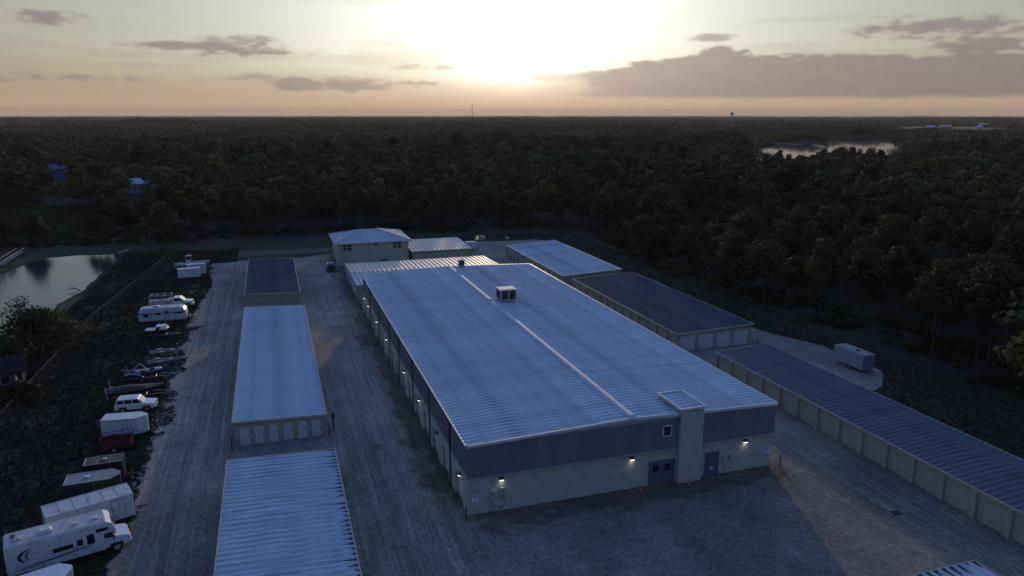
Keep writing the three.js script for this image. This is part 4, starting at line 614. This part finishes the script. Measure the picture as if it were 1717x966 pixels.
// service truck
{
  const t = thing('service_truck', 'white service truck with tool boxes and overhead rack', 'truck', -18.6, 143.0, -3), W = 2.0, z = W / 2;
  const arch = (c) => [[c - .52, .5], [c - .42, .9], [c + .42, .9], [c + .52, .5]];
  part(t, 'cab', extrude([[.35, .5], ...arch(2.75), [3.55, .5], [3.68, .7], [3.6, 1.22], [2.3, 1.36], [1.62, 1.98], [.55, 2.0], [.35, 1.9]], W - .1, .06), M.carWhite);
  for (const s of [-1, 1]) { part(t, 'side_window', extrude([[.62, 1.42], [2.0, 1.40], [1.55, 1.86], [.62, 1.88]], .02).translate(0, 0, s * (z - .045)), M.glass); part(t, 'mirror', rbox(.12, .3, .2, .03, 2.0, 1.5, s * (z + .1)), M.black); part(t, 'headlight', box(.06, .2, .32, 3.64, 1.02, s * .66), M.steel); }
  part(t, 'windscreen', triGeo(quad([2.30, 1.40, .8], [2.30, 1.40, -.8], [1.68, 1.94, -.72], [1.68, 1.94, .72])), M.glass); part(t, 'bumper', box(.16, .26, W - .1, 3.7, .62, 0), M.steel); part(t, 'grille', box(.03, .32, 1.0, 3.66, 1.0, 0), M.black);
  part(t, 'service_body', [box(3.7, .95, .5, -1.75, 1.2, z - .25), box(3.7, .95, .5, -1.75, 1.2, -z + .25), box(3.7, .1, 1.05, -1.75, .8, 0), box(.08, .9, W - 1, .06, 1.2, 0)], M.white);
  for (const [x, w] of [[-3.1, .9], [-2.0, 1.1], [-.55, 1.2]]) part(t, 'tool_door', box(w, .7, .02, x, 1.2, z + .008), M.whiteDirty); part(t, 'emblem', new THREE.RingGeometry(.14, .26, 20).translate(-.55, 1.2, z + .024), M.decalGrey); part(t, 'chassis', box(6.8, .22, 1.0, -.1, .55, 0), M.black);
  const rk = []; for (const s of [-1, 1]) { rk.push(bar(V(-3.5, 2.45, s * .92), V(.3, 2.55, s * .92), .045)); for (const x of [-3.5, -1.3, .1]) rk.push(bar(V(x, 1.6, s * .92), V(x, 2.48, s * .92), .045)); } for (const x of [-3.4, -2.2, -1.0, .1]) rk.push(bar(V(x, 2.5, -.92), V(x, 2.5, .92), .035)); part(t, 'ladder_rack', rk, M.whiteDirty);
  part(t, 'pipe_load', [bar(V(-3.3, 2.25, .5), V(-.2, 2.3, .5), .09, 8), bar(V(-3.2, 1.95, .6), V(-.4, 2.0, .6), .12, 8)], M.darkSteel); part(t, 'beacon', rbox(.5, .1, .25, .03, -3.0, 2.58, .3), M.white);
  for (const [x, r] of [[2.75, .43], [-1.9, .43]]) for (const s of [-1, 1]) wheel(t, x, s * (z - .14), r, .26);
}
// far boat with tower
{ const t = thing('boat', 'white centre console boat with raised tower, farthest in the parked row', 'boat', -18.2, 178.4, 6), L = 7.4; boatTrailer(t, L, 2.3, .55); part(t, 'hull', hullGeo(L, 2.4, .95, .5).translate(0, .6, 0), M.white); part(t, 'stripe', box(4.6, .16, .02, -1.2, 1.30, 1.19), M.navy); part(t, 'console', extrude([[-.5, 0], [.5, 0], [.3, 1.0], [-.4, .9]], .8, .04).translate(-.6, 1.3, 0), M.white); part(t, 'tower', [...[-1, 1].flatMap((s) => [bar(V(-1.2, 1.5, s * .7), V(-1.0, 3.3, s * .5), .04), bar(V(.1, 1.5, s * .7), V(-.1, 3.3, s * .5), .04)]), box(1.3, .07, 1.3, -.5, 3.32, 0)], M.whiteDirty); part(t, 'motor', [rbox(.5, .8, .4, .1, -3.9, 1.9, .3), rbox(.5, .8, .4, .1, -3.9, 1.9, -.3)], M.black); part(t, 'cooler', rbox(.9, .45, .6, .08, -2.3, 1.6, 0), M.white); }
console.log('objects done');

// ---------------------------------------------------------------- fences, poles, docks
function fence(label, pts, h = 1.7, step = 3, rail = true) {
  const o = thing('chain_link_fence', label, 'fence', pts[0][0], pts[0][1]), wires = [], postG = cyl(.035, .03, h + .1, 7, 0, (h + .1) / 2, 0), ox = pts[0][0], oz = pts[0][1];
  for (let i = 0; i < pts.length - 1; i++) {
    const a = pts[i], b = pts[i + 1], L = Math.hypot(b[0] - a[0], b[1] - a[1]), n = Math.round(L / step), at = (t) => [a[0] + (b[0] - a[0]) * t - ox, -(a[1] + (b[1] - a[1]) * t - oz)];
    for (let k = 0; k < n; k++) { const m = part(o, 'post', postG, M.wire), q = at(k / n); m.position.set(q[0], 0, q[1]); }
    const p = at(0), q = at(1); part(o, 'top_rail', bar(V(p[0], h, p[1]), V(q[0], h, q[1]), .02, 5), M.wire);
    for (let s = 0; s < L; s += .42) for (const dir of [-1, 1]) { const u = at(s / L), v = at(Math.min(1, (s + .85) / L)); wires.push(bar(V(u[0], dir > 0 ? .05 : h, u[1]), V(v[0], dir > 0 ? h : .05, v[1]), .006, 3)); }
  }
  part(o, 'wire_mesh', wires, M.wire);
}
fence('grey chain link fence with top rail running between pond and parked trailers', [[-31, 62], [-30.5, 90.4], [-29.9, 134.5], [-27, 165], [-22.1, 219]]);
fence('low chain link fence behind the dark roofed building beside the ditch', [[-10, 188.6], [12.5, 189.8]], 1.5);
fence('tall chain link fence along the forest edge beyond the right hand buildings', [[80, 70], [76.5, 100], [75, 130], [76, 180], [77, 200]], 1.9);
function pole(label, x, zf, h) { const t = thing('utility_pole', label, 'pole', x, zf); part(t, 'pole', cyl(.14, .09, h, 8, 0, h / 2, 0), M.woodPale); part(t, 'crossarm', box(1.1, .1, .1, 0, h - .35, 0), M.wood); for (const x of [-.45, .45]) part(t, 'insulator', cyl(.05, .04, .16, 8, x, h - .22, 0), M.whiteDirty); }
pole('tall pale utility pole standing among the trees on the right', 112.5, 113, 8.4); pole('short pale pole at the forest edge behind the canal', 104, 212, 6.5);
{ // long pier and a small skiff at the pond
  const t = thing('pier', 'long grey wooden pier at the left end of the pond', 'pier', -60.6, 203, 92); const L = 19; for (let k = 0; k < 48; k++) { const m = part(t, 'plank', box(.36, .06, 1.7), k % 3 ? M.woodPale : M.wood); m.position.set(-L / 2 + (k + .5) * L / 48, .75, 0); } part(t, 'handrail', [bar(V(-L / 2, 1.6, .8), V(L / 2, 1.6, .8), .05), bar(V(-L / 2, 1.6, -.8), V(L / 2, 1.6, -.8), .05)], M.whiteDirty); for (let k = 0; k < 8; k++) for (const s of [-1, 1]) part(t, 'pile', cyl(.09, .09, 1.7, 7, -L / 2 + .5 + k * 2.55, .8, s * .8), M.wood);
  const s = thing('skiff', 'small dark flat skiff pulled up at the far corner of the pond', 'boat', -36.5, 207, 70); part(s, 'hull', hullGeo(4.6, 1.4, .5, .2), M.woodPale); part(s, 'thwart', [box(.3, .05, 1.1, -.6, .42, 0), box(.3, .05, 1.0, .7, .42, 0)], M.wood);
  const d = thing('driftwood', 'thin dark branch sticking out of the pond edge', 'branch', -37.6, 163.5); part(d, 'branch', [bar(V(0, .05, 0), V(-1.7, .7, .4), .07), bar(V(-.7, .3, .2), V(-1.0, 1.1, -.4), .04), bar(V(-1.2, .5, .3), V(-2.4, .45, 1.0), .04)], M.bark); part(d, 'twig', bar(V(-1.0, .5, .2), V(-1.9, 1.2, .0), .03), M.bark);
}
// gabled house, parts sized by its width; long axis along local x
function gable(name, label, cat, x, zf, deg, w, d, h, r, wallM, roofM, o = {}) {
  const t = thing(name, label, cat, x, zf, deg, o.group, o.y ?? 0);
  part(t, 'wall', uvm(extrude([[-d / 2, 0], [d / 2, 0], [d / 2, h], [0, h + r - .08], [-d / 2, h]], w).rotateY(Math.PI / 2)), wallM);
  const sl = Math.hypot(d / 2 + .5, r * (d / 2 + .5) / (d / 2)), a = Math.atan2(r, d / 2);
  for (const s of [-1, 1]) { const m = part(t, 'roof_slope', uvm(box(w + .8, .12, sl)), roofM); m.position.set(0, h + r / 2 - (r * .25 / (d / 2)) + .06, s * (d / 4 + .25)); m.rotation.x = s * a; }
  for (let k = 0; k < (o.win ?? 3); k++) { const g = part(t, 'window', box(1.1, 1.2, .06, -w / 2 + (k + .5) * w / (o.win ?? 3), h * .55, d / 2 + .02), M.trim); part(g, 'pane', box(.9, 1.0, .04, -w / 2 + (k + .5) * w / (o.win ?? 3), h * .55, d / 2 + .04), M.glass); }
  return t;
}
{ const t = gable('shed', 'dark gabled shed under the bush by the pond', 'shed', -36.2, 106.5, 12, 7.5, 5, 2.3, 1.3, mt([.05, .042, .036], .9), mt([.016, .014, .013], 1), { win: 2 }); part(t, 'door', box(.9, 1.9, .05, 2.4, .95, 2.53), M.doorGrey);
  const f = thing('folded_parasol', 'white folded parasol beside the dark shed', 'parasol', -32.3, 103.4); part(f, 'pole', cyl(.03, .03, 2.1, 8, 0, 1.05, 0), M.whiteDirty); part(f, 'cloth', new THREE.ConeGeometry(.26, 1.2, 9).translate(0, 1.7, 0), M.white); }
const blueWall = mt([.16, .20, .32], .7), paleWall = mt([.36, .37, .39], .8), tealWall = mt([.22, .36, .42], .7), whiteRoof = mt([.50, .52, .56], .6);
gable('far_house', 'blue walled house in a gap among the trees on the left', 'house', -112, 470, 10, 10, 8, 5.5, 2.4, blueWall, mt([.10, .12, .2], .7), { group: 'far houses' });
gable('far_house', 'white roofed cottage peeping out of the left hand forest', 'house', -56.5, 372, 25, 8, 6.5, 4.4, 2, paleWall, whiteRoof, { group: 'far houses' });
const farB = [[1449, 1354, 26, 8, 'small pale house leftmost of the far buildings beyond the lake'], [1520, 1420, 34, 9, 'low white building second of the far row beyond the lake'], [1600, 1450, 48, 10, 'long white building in the middle of the far row'], [1567, 1330, 24, 8, 'pale building in front of the far row near the lake'], [1860, 1560, 60, 14, 'long teal roofed hall among the far buildings'], [2100, 1690, 70, 12, 'widest pale hall near the right end of the far row'], [1960, 1490, 36, 10, 'small white building below the wide far hall'], [2230, 1700, 40, 10, 'white building at the right edge of the far row']];
farB.forEach(([x, z, w, h, l], i) => gable('far_building', l, 'building', x, z, -44, w * .5, w * .28, h * .55, 2, i === 4 ? tealWall : paleWall, i === 4 ? mt([.36, .52, .56], .5) : whiteRoof, { group: 'far buildings beyond the lake', y: 4 }));
{ // water tower and radio mast on the horizon
  const a = R(17.99 + 16.15), D = 2600, t = thing('water_tower', 'tiny water tower standing above the horizon right of the sun', 'water tower', Math.sin(a) * D, Math.cos(a) * D); const H = 44;
  part(t, 'tank', new THREE.LatheGeometry([[0, 0], [4, .8], [5.2, 3], [5.2, 6.5], [3.6, 9], [0, 10]].map((p) => new THREE.Vector2(...p)), 18).translate(0, H - 8, 0), M.trimGrey); for (let k = 0; k < 6; k++) { const q = k * 1.047; part(t, 'leg', bar(V(Math.cos(q) * 6, 0, Math.sin(q) * 6), V(Math.cos(q) * 4.5, H - 6, Math.sin(q) * 4.5), .45, 6), M.trimGrey); } part(t, 'riser', cyl(1, 1, H - 6, 10, 0, (H - 6) / 2, 0), M.trimGrey);
  const b = R(17.99 - 3.0), E = 2400, m = thing('radio_mast', 'thin lattice radio mast on the horizon left of the sun', 'mast', Math.sin(b) * E, Math.cos(b) * E), mh = 72, bars = []; for (let k = 0; k < 3; k++) part(m, 'leg', bar(V(Math.cos(k * 2.094) * 1.0, 0, Math.sin(k * 2.094) * 1.0), V(Math.cos(k * 2.094) * .7, mh, Math.sin(k * 2.094) * .7), .22, 4), M.darkSteel); for (let y = 2; y < mh - 3; y += 3) for (let k = 0; k < 3; k++) bars.push(bar(V(Math.cos(k * 2.094) * .9, y, Math.sin(k * 2.094) * .9), V(Math.cos((k + 1) * 2.094) * .9, y + 3, Math.sin((k + 1) * 2.094) * .9), .12, 3)); part(m, 'bracing', bars, M.darkSteel);
}
console.log('props done');

// ---------------------------------------------------------------- trees
function leafMesh(centres, leaves, size, spread, tint) { // centres: [x,y,z,rx,ry,rz]; flat leaf clusters scattered through and over each lobe
  const pos = [], col = [], nor = [], a = V(), b = V(), n = V();
  for (const c of centres) {
    const lobeTint = .8 + rnd() * .4;
    for (let k = 0; k < leaves; k++) {
      const u = rnd() * 2 - 1, q = rnd() * 6.283, s = Math.sqrt(1 - u * u), rad = spread[0] + Math.pow(rnd(), .5) * (spread[1] - spread[0]), dx = s * Math.cos(q), dy = u, dz = s * Math.sin(q);
      const wob = 1 + (fbm(dx * 2.5 + c[0] + 9, dz * 2.5 + dy * 2 + c[2], 2) - .5) * .7, x = c[0] + dx * c[3] * rad * wob, y = c[1] + dy * c[4] * rad * wob, z = c[2] + dz * c[5] * rad * wob;
      n.set(dx + rr(-.9, .9), dy + rr(-.6, 1.0), dz + rr(-.9, .9)).normalize(); a.set(rr(-1, 1), rr(-1, 1), rr(-1, 1)).cross(n).normalize(); if (n.x * dx + n.y * dy + n.z * dz < 0) n.negate(); b.crossVectors(a, n);
      const e = size * rr(.55, 1.25), f = e * rr(.45, .8), t = lobeTint * rr(.65, 1.35), lift = e * rr(-.2, .35);
      const A = [x - a.x * e, y - a.y * e, z - a.z * e], B = [x + b.x * f + n.x * lift, y + b.y * f + n.y * lift, z + b.z * f + n.z * lift], Cc = [x + a.x * e, y + a.y * e, z + a.z * e], D = [x - b.x * f + n.x * lift, y - b.y * f + n.y * lift, z - b.z * f + n.z * lift];
      pos.push(...A, ...B, ...Cc, ...A, ...Cc, ...D); { const gx = dx * .8 + n.x * .5, gy = dy * .8 + n.y * .5, gz = dz * .8 + n.z * .5, gl = Math.hypot(gx, gy, gz) || 1; for (let i = 0; i < 6; i++) nor.push(gx / gl, gy / gl, gz / gl); } const w = tint ? rnd() * tint : 0; for (let i = 0; i < 6; i++) col.push(t * (1 + w * .5), t, t * (1 - w * .4));
    }
  }
  const g = new THREE.BufferGeometry(); g.setAttribute('position', new THREE.BufferAttribute(new Float32Array(pos), 3)); g.setAttribute('color', new THREE.BufferAttribute(new Float32Array(col), 3)); g.setAttribute('normal', new THREE.BufferAttribute(new Float32Array(nor), 3)); return g;
}
function lobes(h, r, n, base) { const out = []; for (let k = 0; k < n; k++) { const q = k * 2.4 + rnd(), t = Math.pow((k + .5) / n, .8), y = base + (h - base) * (.16 + .78 * (1 - t * .75) * rr(.8, 1.05)), R0 = r * t * rr(.55, .85), s = r * rr(.30, .46); out.push([Math.cos(q) * R0, Math.min(h - s * .7, y), Math.sin(q) * R0, s, s * rr(.65, .85), s]); } return out; }
function trunkGeo(h, lb, r0 = .22) { const gs = [new THREE.CylinderGeometry(r0 * .55, r0, h * .55, 7).translate(0, h * .275, 0)]; for (const l of lb.slice(0, 8)) { const a = V(0, h * rr(.28, .5), 0), b = V(l[0] * .85, l[1] - l[4] * .2, l[2] * .85), d = b.clone().sub(a), L = d.length(), g = new THREE.CylinderGeometry(r0 * .14, r0 * .42, L, 5); g.applyQuaternion(new THREE.Quaternion().setFromUnitVectors(V(0, 1, 0), d.normalize())); g.translate((a.x + b.x) / 2, (a.y + b.y) / 2, (a.z + b.z) / 2); gs.push(g); } return merge(gs); }
const leafM = (r, g, b) => P({ color: C(r, g, b), roughness: .9, vertexColors: true, side: THREE.DoubleSide, transmission: .22, thickness: 0, specularIntensity: .25 });
const LEAF = [leafM(.044, .055, .018), leafM(.038, .050, .019), leafM(.060, .064, .021), leafM(.066, .054, .022), leafM(.042, .050, .022)];
const KINDS = [];
for (let k = 0; k < 6; k++) { const h = [11.5, 12.5, 10.5, 13, 9.5, 12][k], r = [4.4, 4.0, 4.6, 3.6, 4.2, 3.2][k], lb = lobes(h, r, [15, 14, 16, 13, 14, 13][k], h * [.22, .28, .18, .3, .16, .2][k]); KINDS.push({ h, r, crown: leafMesh(lb, 215, .27, [.55, 1.08], .5), trunk: trunkGeo(h, lb) }); }
// where nothing grows: yard, lawns, water, clearings and the open views to lake and houses
const inPoly = (P0, x, z) => { let c = false; for (let i = 0, j = P0.length - 1; i < P0.length; j = i++) { const a = P0[i], b = P0[j]; if ((a[1] > z) !== (b[1] > z) && x < (b[0] - a[0]) * (z - a[1]) / (b[1] - a[1]) + a[0]) c = !c; } return c; };
const OPEN = [[-34, -60], [-34, 100], [-26, 205], [-30, 216], [-18, 224], [20, 224], [38, 221], [54, 214], [76, 213], [92, 205], [83, 170], [82, 128], [86, 100], [88, 80], [82, 55], [78, -60]];
const MEADOW = [[-30, 236], [-42, 262], [-60, 300], [-100, 345], [-160, 360], [-180, 300], [-150, 240], [-90, 228]];
const POND2 = [[-28, 100], [-28, 218], [-70, 224], [-95, 190], [-100, 100]];
const GAPS = [[-112, 470, 150, .017], [-56.5, 372, 120, .018]]; // x, zf, how far in front, half width (rad)
function free(x, z, d, az) {
  if (inPoly(OPEN, x, z) || inPoly(POND2, x, z)) return false;
  if (inPoly(MEADOW, x, z)) return false;
  for (const g of GAPS) { const gd = Math.hypot(g[0], g[1]), ga = Math.atan2(g[0], g[1]); if (Math.abs(az - ga) < g[3] && d > gd - g[2] && d < gd + 12) return false; }
  const dg = az * 57.2958 - 17.99; // degrees from the camera's middle
  if (dg > 17.5 && dg < 28.2 && d < 1350) { const lo = dg < 22.2 ? 490 : 590, hi = dg < 21.7 ? 1010 : 1345; if (d > lo && d < hi) return !inPoly(LAKE1, x, z) && !inPoly(LAKE2, x, z) && d > 800 && fbm(x * .02, z * .02, 2) > .7; }
  if (d > 1350 && d < 2850 && dg > 25.5 && dg < 36) { if (d > 1500 && d < 2800 && Math.abs(x - z * 1.12 - 10) < 330) return fbm(x * .01, z * .01, 2) > .68; }
  for (const f of FARPOND) { const cx = (f[0][0] + f[2][0]) / 2, cz = (f[0][1] + f[2][1]) / 2, gd = Math.hypot(cx, cz); if (Math.abs(az - Math.atan2(cx, cz)) < .018 && d > gd - 700 && d < gd + 90) return false; }
  return true;
}
const near = [], mid = [], azLo = R(-31), azHi = R(67);
{
  const step = 7.0;
  for (let x = -420; x < 760; x += step) for (let z = -40; z < 780; z += step) {
    const X = x + rr(-.5, .5) * step * 1.1, Zz = z + rr(-.5, .5) * step * 1.1, d = Math.hypot(X, Zz), az = Math.atan2(X, Zz);
    if (d > 760 || az < azLo || az > azHi || d < 60) continue;
    if (!free(X, Zz, d, az)) continue;
    const s = .62 + .55 * fbm(X * .018 + 3, Zz * .018 + 8, 3) + rr(-.2, .3) + (rnd() < .1 ? .22 : 0), corridor = az * 57.2958 - 17.99 > 17.3 && az * 57.2958 - 17.99 < 28.3 && d > 320; mid.push([X, Zz, corridor ? s * .78 : X > 38 && X < 120 && Zz > 205 && Zz < 285 ? Math.min(.9, s * .82) : s, d, az]);
  }
  mid.sort((a, b) => a[3] - b[3]);
}
const inView = (t) => t[4] > R(-17.3) && t[4] < R(53.3) && t[3] > 88;
const singles = mid.filter(inView).slice(0, 285), singleSet = new Set(singles), rest = mid.filter((t) => !singleSet.has(t));
const side = (t) => t[0] > 76 && t[1] < 205 ? 'right' : t[0] < -18 ? 'left' : 'back';
const TREE_LABEL = { right: 'dark leafy tree in the forest edge beside the right hand storage buildings', back: 'dark leafy tree in the forest edge behind the office house and canal', left: 'dark leafy tree on the forest edge around the pond and meadow' };
const TREE_GROUP = { right: 'forest edge trees on the right', back: 'forest edge trees at the back', left: 'forest edge trees on the left' };
singles.forEach((t) => {
  const k = KINDS[Math.floor(rnd() * KINDS.length)], sd = side(t), o = thing('forest_tree', TREE_LABEL[sd], 'tree', t[0], t[1], rr(0, 360), TREE_GROUP[sd]);
  part(o, 'trunk', k.trunk, M.bark); part(o, 'crown', k.crown, LEAF[Math.min(4, Math.floor(fbm(t[0] * .03, t[1] * .03, 2) * 4 + rnd() * 2))]); o.scale.set(t[2] * rr(.9, 1.15), t[2] * rr(.9, 1.1), t[2] * rr(.9, 1.15));
});
console.log('single trees', singles.length, 'forest', rest.length);
const forest = new THREE.Group(); forest.name = 'forest'; forest.userData = { kind: 'stuff', label: 'dense dark hardwood forest reaching from the yard to the horizon', category: 'forest' }; scene.add(forest);
const MAT4 = new THREE.Matrix4(), QQ = new THREE.Quaternion(), UPV = V(0, 1, 0);
function scatter(parent, name, geo, mat, list, colour) { // list: [x, zf, scale, yscale]
  const im = new THREE.InstancedMesh(geo, mat, list.length); im.name = name; im.castShadow = im.receiveShadow = true;
  list.forEach((t, i) => { QQ.setFromAxisAngle(UPV, rnd() * 6.283); MAT4.compose(V(t[0], t[4] ?? 0, -t[1]), QQ, V(t[2], t[3] ?? t[2], t[2])); im.setMatrixAt(i, MAT4); if (colour) im.setColorAt(i, colour(t)); });
  parent.add(im); return im;
}
const tone = (t) => { const f = fbm(t[0] * .012 + 20, t[1] * .012, 3), k = .45 + rnd() * .75 + (rnd() < .12 ? .45 : 0) + (f - .5) * .8, w = fbm(t[0] * .05, t[1] * .05 + 40, 2) - .5 + (rnd() < .1 ? .35 : 0); return C(k * (1.0 + w * .7), k, k * (1 - w * .35)); };
{
  const lods = []; for (let k = 0; k < 8; k++) { const h = [11, 12.5, 10, 13.5, 9, 12, 11.5, 14][k], r = [4.6, 4.2, 5.4, 3.4, 4.8, 5.0, 3.8, 3.0][k], lb = lobes(h, r, [11, 12, 14, 10, 9, 13, 8, 9][k], h * rr(.15, .35)); lods.push(leafMesh(lb, k === 6 ? 45 : 95, .46, [.6, 1.1], .5)); }
  const lists = lods.map(() => []), fl = P({ color: C(.098, .102, .040), roughness: .95, vertexColors: true, side: THREE.DoubleSide, specularIntensity: .2 });
  for (const t of rest) { const s = t[2] * rr(.95, 1.4); lists[Math.floor(rnd() * 8)].push([t[0], t[1], s, t[2] * rr(.82, 1.22)]); }
  lods.forEach((g, i) => scatter(forest, 'crowns', g, fl, lists[i], tone));
  // far canopy patches, growing with distance
  const patch = (size, n, hh, leaf, per) => { const c = []; for (let k = 0; k < n; k++) { const r = size * rr(.07, .13); c.push([rr(-.5, .5) * size, hh * rr(.52, .86), rr(-.5, .5) * size, r, Math.min(r * .9, hh * .36), r]); } return leafMesh(c, per, leaf, [.55, 1.05], .4); };
  const pa = [0, 1, 2].map(() => patch(50, 46, 11.5, 1.35, 34)), pb = [0, 1, 2].map(() => patch(150, 70, 12.5, 3.2, 26));
  const far = [[], [], []], far2 = [[], [], []];
  for (let x = -1000; x < 2500; x += 40) for (let z = 100; z < 2500; z += 40) { const X = x + rr(-16, 16), Zz = z + rr(-16, 16), d = Math.hypot(X, Zz), az = Math.atan2(X, Zz); if (d < 735 || d > 2400 || az < azLo || az > azHi || !free(X, Zz, d, az)) continue; far[Math.floor(rnd() * 3)].push([X, Zz, 1, rr(.72, 1.12) * (.78 + .45 * fbm(X * .006, Zz * .006, 3))]); }
  for (let x = -6000; x < 11000; x += 120) for (let z = 300; z < 11000; z += 120) { const X = x + rr(-45, 45), Zz = z + rr(-45, 45), d = Math.hypot(X, Zz), az = Math.atan2(X, Zz); if (d < 2330 || d > 11000 || az < azLo || az > azHi || !free(X, Zz, d, az)) continue; far2[Math.floor(rnd() * 3)].push([X, Zz, 1.05, (.5 + .95 * fbm(X * .0016 + 3, Zz * .0016, 4)) * (rr(.8, 1.2) + (rnd() < .06 ? .45 : 0))]); }
  for (let k = 0; k < 3; k++) { scatter(forest, 'canopy', pa[k], fl, far[k], tone); scatter(forest, 'canopy', pb[k], fl, far2[k], tone); }
  console.log('far', far.map((a) => a.length), far2.map((a) => a.length));
}
// the round bush, thin tree and conifer by the pond
function bigBush(name, label, cat, x, zf, h, r, n, leaves, size, m, base = .08) { const lb = lobes(h, r, n, h * base), o = thing(name, label, cat, x, zf); part(o, 'trunk', trunkGeo(h, lb, .2), M.bark); part(o, 'crown', leafMesh(lb, leaves, size, [.5, 1.06], .6), m); return o; }
bigBush('broad_bush', 'broad round olive bush standing between pond and fence', 'bush', -34.0, 121, 6.6, 5.4, 22, 240, .24, LEAF[2]); bigBush('broad_bush', 'lower dark bush in front of the round bush', 'bush', -37.5, 114.5, 4.2, 4.6, 16, 200, .24, LEAF[0]);
bigBush('thin_tree', 'sparse tree whose open twigs stand against the pond', 'tree', -37.5, 126.5, 7.6, 3.6, 10, 34, .20, LEAF[0], .3);
{ const o = thing('conifer', 'small dark conifer at the left edge against the pond', 'tree', -43.6, 124), c = []; for (let k = 0; k < 9; k++) c.push([0, .5 + k * .42, 0, 1.25 * (1 - k / 9.6), .35, 1.25 * (1 - k / 9.6)]); part(o, 'trunk', cyl(.1, .04, 4.2, 7, 0, 2.1, 0), M.bark); part(o, 'crown', leafMesh(c, 130, .2, [.3, 1.05], .2), LEAF[1]); }
for (const [x, z, h, r, l] of [[-46, 112, 3.4, 3.2, 'low dark shrub at the left edge below the conifer'], [-30.5, 99, 2.6, 2.4, 'small shrub beside the folded parasol']]) bigBush('shrub', l, 'shrub', x, z, h, r, 9, 150, .22, LEAF[1]);
// undergrowth along the forest edge and weeds at the yard edge
{
  const ug = [0, 1].map(() => leafMesh([[0, .7, 0, 1.3, .8, 1.3], [1, .5, .5, .9, .6, .9], [-.8, .5, -.4, 1, .6, .9]], 60, .26, [.4, 1.05], .6)), l = [[], []], o = new THREE.Group(); o.name = 'undergrowth'; o.userData = { kind: 'stuff', label: 'dark scrubby undergrowth along the forest edge and meadow', category: 'undergrowth' }; scene.add(o);
  for (let k = 0; k < 11000; k++) { const x = rr(-170, 130), z = rr(40, 370), d = Math.hypot(x, z), az = Math.atan2(x, z); if (az < azLo || az > azHi) continue; const meadow = inPoly(MEADOW, x, z); if (!meadow && !free(x, z, d, az)) continue; if (!meadow && free(x - 13, z, d, az) && free(x + 7, z, d, az) && free(x, z - 14, d, az)) continue; const s = rr(.45, 1.15) * (meadow ? .62 : 1); l[k & 1].push([x, z, s, s * rr(.7, 1.2)]); }
  for (let k = 0; k < 9000; k++) { const x = rr(-180, -30), z = rr(228, 360); if (!inPoly(MEADOW, x, z) || Math.atan2(x, z) < azLo) continue; const s = rr(.3, .75); l[k & 1].push([x, z, s, s * rr(.35, .8)]); }
  ug.forEach((g, i) => scatter(o, 'scrub', g, LEAF[i * 2], l[i], tone));
  const blade = []; for (let k = 0; k < 7; k++) { const q = rnd() * 6.28, r = rr(.02, .12), h = rr(.10, .26), e = rr(.02, .05), bx = Math.cos(q) * r, bz = Math.sin(q) * r; blade.push(bx - e, 0, bz, bx + e, 0, bz + e * .5, bx + Math.cos(q) * .09, h, bz + Math.sin(q) * .09); }
  const bg = triGeo(blade), gl = [], wl = [];
  for (let k = 0; k < 52000; k++) { const x = rr(-36, -9), z = rr(50, 205); if (inYard(x, z)) continue; if (inPoly(POND, x, z)) continue; if (fbm(x * .25, z * .25, 3) + rnd() * .5 < .58) continue; gl.push([x, z, rr(.7, 1.7)]); }
  for (let k = 0; k < 14000; k++) { const x = rr(64, 84), z = rr(40, 205); if (inYard(x, z)) continue; gl.push([x, z, rr(.7, 1.7)]); }
  for (let k = 0; k < 15000; k++) { const x = rr(-16.5, -9.5), z = rr(52, 128), e = sst(-12.2, -15, x + (fbm(x * .3, z * .3, 3) - .5) * 5); if (!inYard(x, z) || fbm(x * .55 + 4, z * .55, 3) * e < .30) continue; wl.push([x, z, rr(.5, 1.3), rr(.3, .9), .015]); }
  const gr = scatter(scene, 'grass', bg, S({ color: C(.048, .062, .026), roughness: 1, side: THREE.DoubleSide }), gl, tone); gr.userData = { kind: 'stuff', label: 'rough dark grass around the gravel yard', category: 'grass' };
  const wd = scatter(scene, 'weeds', bg, S({ color: C(.07, .06, .04), roughness: 1, side: THREE.DoubleSide }), wl, tone); wd.userData = { kind: 'stuff', label: 'weeds and leaf litter on the gravel beside the parked trailers', category: 'weeds' };
  console.log('grass', gl.length, wl.length);
}
renderer.render(scene, camera);
